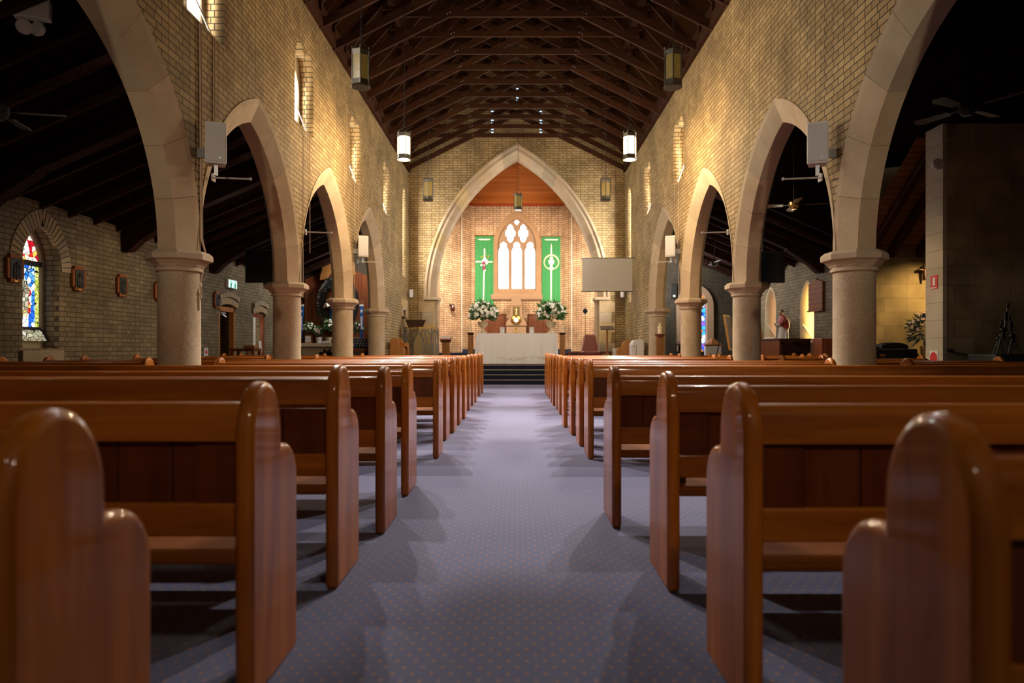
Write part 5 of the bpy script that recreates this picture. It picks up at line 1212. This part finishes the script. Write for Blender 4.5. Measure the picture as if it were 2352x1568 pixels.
# paschal candle on a wooden stand
t = thing('paschal_stand', 'tall wooden stand with a round top in front of the far right column', 'stand', (3.72, 17.75, 0))
MB().box(-.10, -.02, -.05, .05, 0, 1.36).box(.0, .04, -.06, .06, 0, 1.36).box(.05, .10, -.05, .05, 0, 1.36).build('post', M['oak'], t, False, .008); MB().lathe([(.06, 1.33), (.13, 1.40), (.135, 1.43)], n=20).build('top', M['mahogany'], t, True); MB().box(-.16, .16, -.14, .14, 0, .04).build('foot', M['oak'], t)
t = thing('white_figurine', 'small white statuette on the tall wooden stand before the far right column', 'statue', (3.72, 17.75, 1.43))
f = MB(); torso(f, [(0, 0, 0, .055, .05), (0, 0, .1, .05, .045), (0, 0, .17, .052, .04), (0, 0, .21, .03, .03)]); f.ell((0, 0, .245), (.03, .03, .038), 12, 8).tube([(-.045, 0, .18), (-.03, -.05, .14)], .014, 6).tube([(.045, 0, .18), (.03, -.05, .14)], .014, 6); f.build('figure', M['wax'], t, True); MB().lathe([(.06, -.002), (.06, .015)], n=16).build('plinth', M['white'], t)
# white heater
t = thing('heater', 'white free-standing heater unit against the right nave wall', 'heater', (3.33, 19.0, .40))
MB().prism([(-.17, 0), (.17, 0), (.17, .86), (.08, .90), (-.10, .88), (-.15, .80), (-.17, .74)], 'xz', -.22, .22).build('casing', M['white'], t, False, .02, 3); MB().box(-.05, -.035, -.225, -.21, .03, .74).build('slot', M['grey_metal'], t); MB().box(-.15, -.06, -.226, -.21, .70, .73).build('vent', M['steel'], t)
# chair, stools, lectern, processional cross, screen
t = thing('presider_chair', 'dark red padded high-back chair right of the altar', 'chair', (2.36, 22.0, PLAT))
MB().prism([(-.27, .40), (.27, .40), (.20, .86), (.15, .95), (-.15, .95), (-.20, .86)], 'xz', .02, .10).mapped(lambda p: Vector((p.x, p.y + (p.z - .4)*.12, p.z))).build('backrest', M['leather'], t, False, .03, 3)
MB().box(-.27, .27, -.48, .05, .28, .42).build('seat', M['leather'], t, False, .04, 3); MB().box(-.27, .27, -.45, .0, .0, .28).build('base', M['leather'], t)
for i, x in enumerate((1.86, 2.87)):
    t = thing('side_stool', 'low brown wooden stool on the %s of the red chair' % ('left', 'right')[i], 'stool', (x, 22.05, PLAT), 0, 'sanctuary stools')
    MB().box(-.20, .20, -.2, .2, .34, .40).build('top', M['mahogany'], t, False, .008)
    for a in (-.17, .17): MB().box(a - .025, a + .025, -.18, .18, 0, .34).build('side', M['mahogany'], t)
t = thing('reading_stand', 'slim wooden reading stand with a dark sloping top right of the altar', 'lectern', (2.77, 20.95, PLAT))
MB().lathe([(.03, 0), (.03, 1.1)], n=14).lathe([(.042, .98), (.042, 1.0)], n=14).build('post', M['oak'], t, True); MB().obox((0, -.02, 1.13), (.42, .24, .022), Matrix.Rotation(R_(28), 3, 'X')).mapped(lambda p: Vector((p.x*(1 - (p.z - 1.13)*.6), p.y, p.z))).build('desk', M['oak_dark'], t); MB().lathe([(.17, 0), (.17, .025), (.03, .04)], n=20).build('foot', M['oak'], t)
t = thing('processional_cross', 'thin processional cross with a round head standing behind the red chair', 'cross', (2.235, 22.32, PLAT))
MB().tube([(.02, 0, 0), (0, 0, 1.62)], .011, 8).build('staff', M['brass'], t); MB().lathe([(.075, -.006), (.095, -.006), (.095, .006), (.075, .006), (.075, -.006)], n=24).mapped(lambda p: Vector((p.x, p.z, p.y + 1.72))).build('ring', M['steel'], t)
MB().box(-.012, .012, -.012, .012, 1.60, 1.83).box(-.08, .08, -.012, .012, 1.72, 1.745).build('cross', M['bronze'], t); MB().lathe([(.11, 0), (.11, .03), (.02, .05)], n=18).build('foot', M['brass'], t)
Yq = 20.8; Sq = Yq/F
t = thing('projection_screen', 'pale blank projection screen hanging in front of the right side of the chancel arch', 'screen', (0, Yq, 0))
MB().box((1337 - CX)*Sq, (1452 - CX)*Sq, 0, .01, EYE + (800 - 668)*Sq, EYE + (800 - 593)*Sq).build('fabric', M['screen'], t)
MB().tube([((1334.5 - CX)*Sq, .02, EYE + 207*Sq), ((1454 - CX)*Sq, .02, EYE + 207*Sq)], .022, 10).build('roller', M['grey_metal'], t); MB().tube([((1334.5 - CX)*Sq, .005, EYE + 131*Sq), ((1453 - CX)*Sq, .005, EYE + 131*Sq)], .014, 8).build('bottom_bar', M['black'], t)
MB().box((1452 - CX)*Sq, 3.605, .0, .04, EYE + 206*Sq, EYE + 210*Sq).build('wall_bracket', M['grey_metal'], t)
o = MB().lathe([(.001, 0), (.03, 0), (.03, .02), (.001, .02)], n=14).mapped(lambda p: Vector((3.60 - p.z, 20.0 + p.x, EYE + .19 + .1 + p.y))).build('wall_socket', M['white']); tag(o, 'small white round socket on the right nave wall above the heater', 'socket')

# ================================================================ LIGHT AND CAMERA
def lamp(kind, name, loc, e, c=(1, .8, .55), tgt=None, size=.2, ang=60, blend=.6, sy=None):
    l = bpy.data.lights.new(name, kind); l.energy = e; l.color = c
    if kind == 'AREA':
        l.size = size
        if sy: l.shape = 'RECTANGLE'; l.size_y = sy
    else: l.shadow_soft_size = size
    if kind == 'SPOT': l.spot_size = R_(ang); l.spot_blend = blend
    o = bpy.data.objects.new(name, l); COL.objects.link(o); o.location = loc
    if tgt is not None: o.rotation_euler = (Vector(tgt) - Vector(loc)).to_track_quat('-Z', 'Y').to_euler()
    return o
WARM = (1.0, .74, .44); TUNG = (1.0, .66, .40); DAY = (.92, .95, 1.0)
for s in (-1, 1):
    # floodlights tucked behind the chancel arch
    lamp('SPOT', 'chancel_flood', (s*2.35, 23.75, 5.6), 620, (1, .76, .52), (s*.2, 28.0, 3.4), .12, 100, .8)
    lamp('SPOT', 'chancel_flood', (s*2.3, 23.7, 4.2), 520, (1, .80, .58), (s*2.9, 25.6, 3.2), .10, 110, .8)
    # floodlights on the nave wall plates, angled back down the church
    for y, en in ((9.4, 430), (12.6, 1150), (15.8, 1300), (19.0, 1250)):
        lamp('SPOT', 'nave_flood', (s*3.15, y, 6.75), en, (1, .90, .80), (-s*.3, y - 4.6, 0.3), .07, 58, .7)
    lamp('SPOT', 'frontal_fill', (s*2.4, -3.0, 3.6), 420, (1, .84, .64), (s*.6, 20, 3.6), .15, 44, .7)  # unseen spots added behind the camera for frontal light on the upper nave
    lamp('POINT', 'aisle_fill', (s*5.6, 14.2, 3.2), 4, (1, .85, .65), None, .15)  # aisle points are added fill, with no fixture modelled
    lamp('POINT', 'aisle_fill', (s*5.6, 18.6, 3.0), 3, (1, .85, .65), None, .15)
    lamp('POINT', 'aisle_fill', (s*6.6, 10.5, 2.2), 2, (1, .85, .65), None, .15)
    lamp('POINT', 'lantern_lamp', (s*2.2, 13.3, 4.62), 170, WARM, None, .08)
lamp('SPOT', 'chapel_flood', (9.3, 14.2, 3.2), 130, (1, .66, .25), (8.5, 15.3, 1.0), .08, 95, .9)
lamp('SPOT', 'chancel_front_flood', (-2.6, 20.6, 6.6), 190, (1, .90, .80), (-.2, 21.3, 1.2), .10, 40, .8)
lamp('SPOT', 'chancel_front_flood', (2.6, 20.6, 6.6), 190, (1, .90, .80), (.2, 21.3, 1.2), .10, 40, .8)
lamp('POINT', 'aisle_fill', (-4.45, 5.2, 3.5), 2.5, (1, .85, .65), None, .1)  # added fill point that brightens the emergency light box
lamp('POINT', 'porch_daylight', (-8.0, 19.7, 1.6), 8, (1, .85, .75), None, .1)
lamp('SPOT', 'pew_back_fill', (2.2, -3.4, 5.0), 120, (1, .80, .56), (-.6, 5.5, 0.6), .2, 62, .8)  # unseen spots added behind the camera to light the pew backs
lamp('SPOT', 'pew_back_fill', (-1.5, -3.4, 5.0), 45, (1, .80, .56), (.8, 6.5, 0.6), .2, 58, .8)
w = bpy.data.worlds.new('dim_interior'); SC.world = w; w.use_nodes = True
w.node_tree.nodes['Background'].inputs[0].default_value = (.55, .60, .75, 1); w.node_tree.nodes['Background'].inputs[1].default_value = .03

cd = bpy.data.cameras.new('camera'); cam = bpy.data.objects.new('camera', cd); COL.objects.link(cam)
cam.location = (0, 0, EYE); cam.rotation_euler = (PI/2, 0, 0)
cd.sensor_width = 36; cd.lens = 36*F/2352; cd.shift_x = -11/2352; cd.shift_y = 16/2352
cd.clip_start = .05; cd.clip_end = 200
cd.dof.use_dof = True; cd.dof.focus_distance = 7.0; cd.dof.aperture_fstop = 2.0
SC.camera = cam
SC.view_settings.view_transform = 'Standard'; SC.view_settings.look = 'None'; SC.view_settings.gamma = 1; SC.view_settings.use_curve_mapping = False
SC.view_settings.exposure = 1.0
cy = SC.cycles
cy.use_denoising = True; cy.max_bounces = 6; cy.diffuse_bounces = 4; cy.glossy_bounces = 3; cy.transmission_bounces = 4
cy.sample_clamp_indirect = 4; cy.sample_clamp_direct = 0; cy.caustics_reflective = False; cy.caustics_refractive = False
cy.use_light_tree = True; cy.use_adaptive_sampling = True; cy.adaptive_threshold = .03; cy.adaptive_min_samples = 16
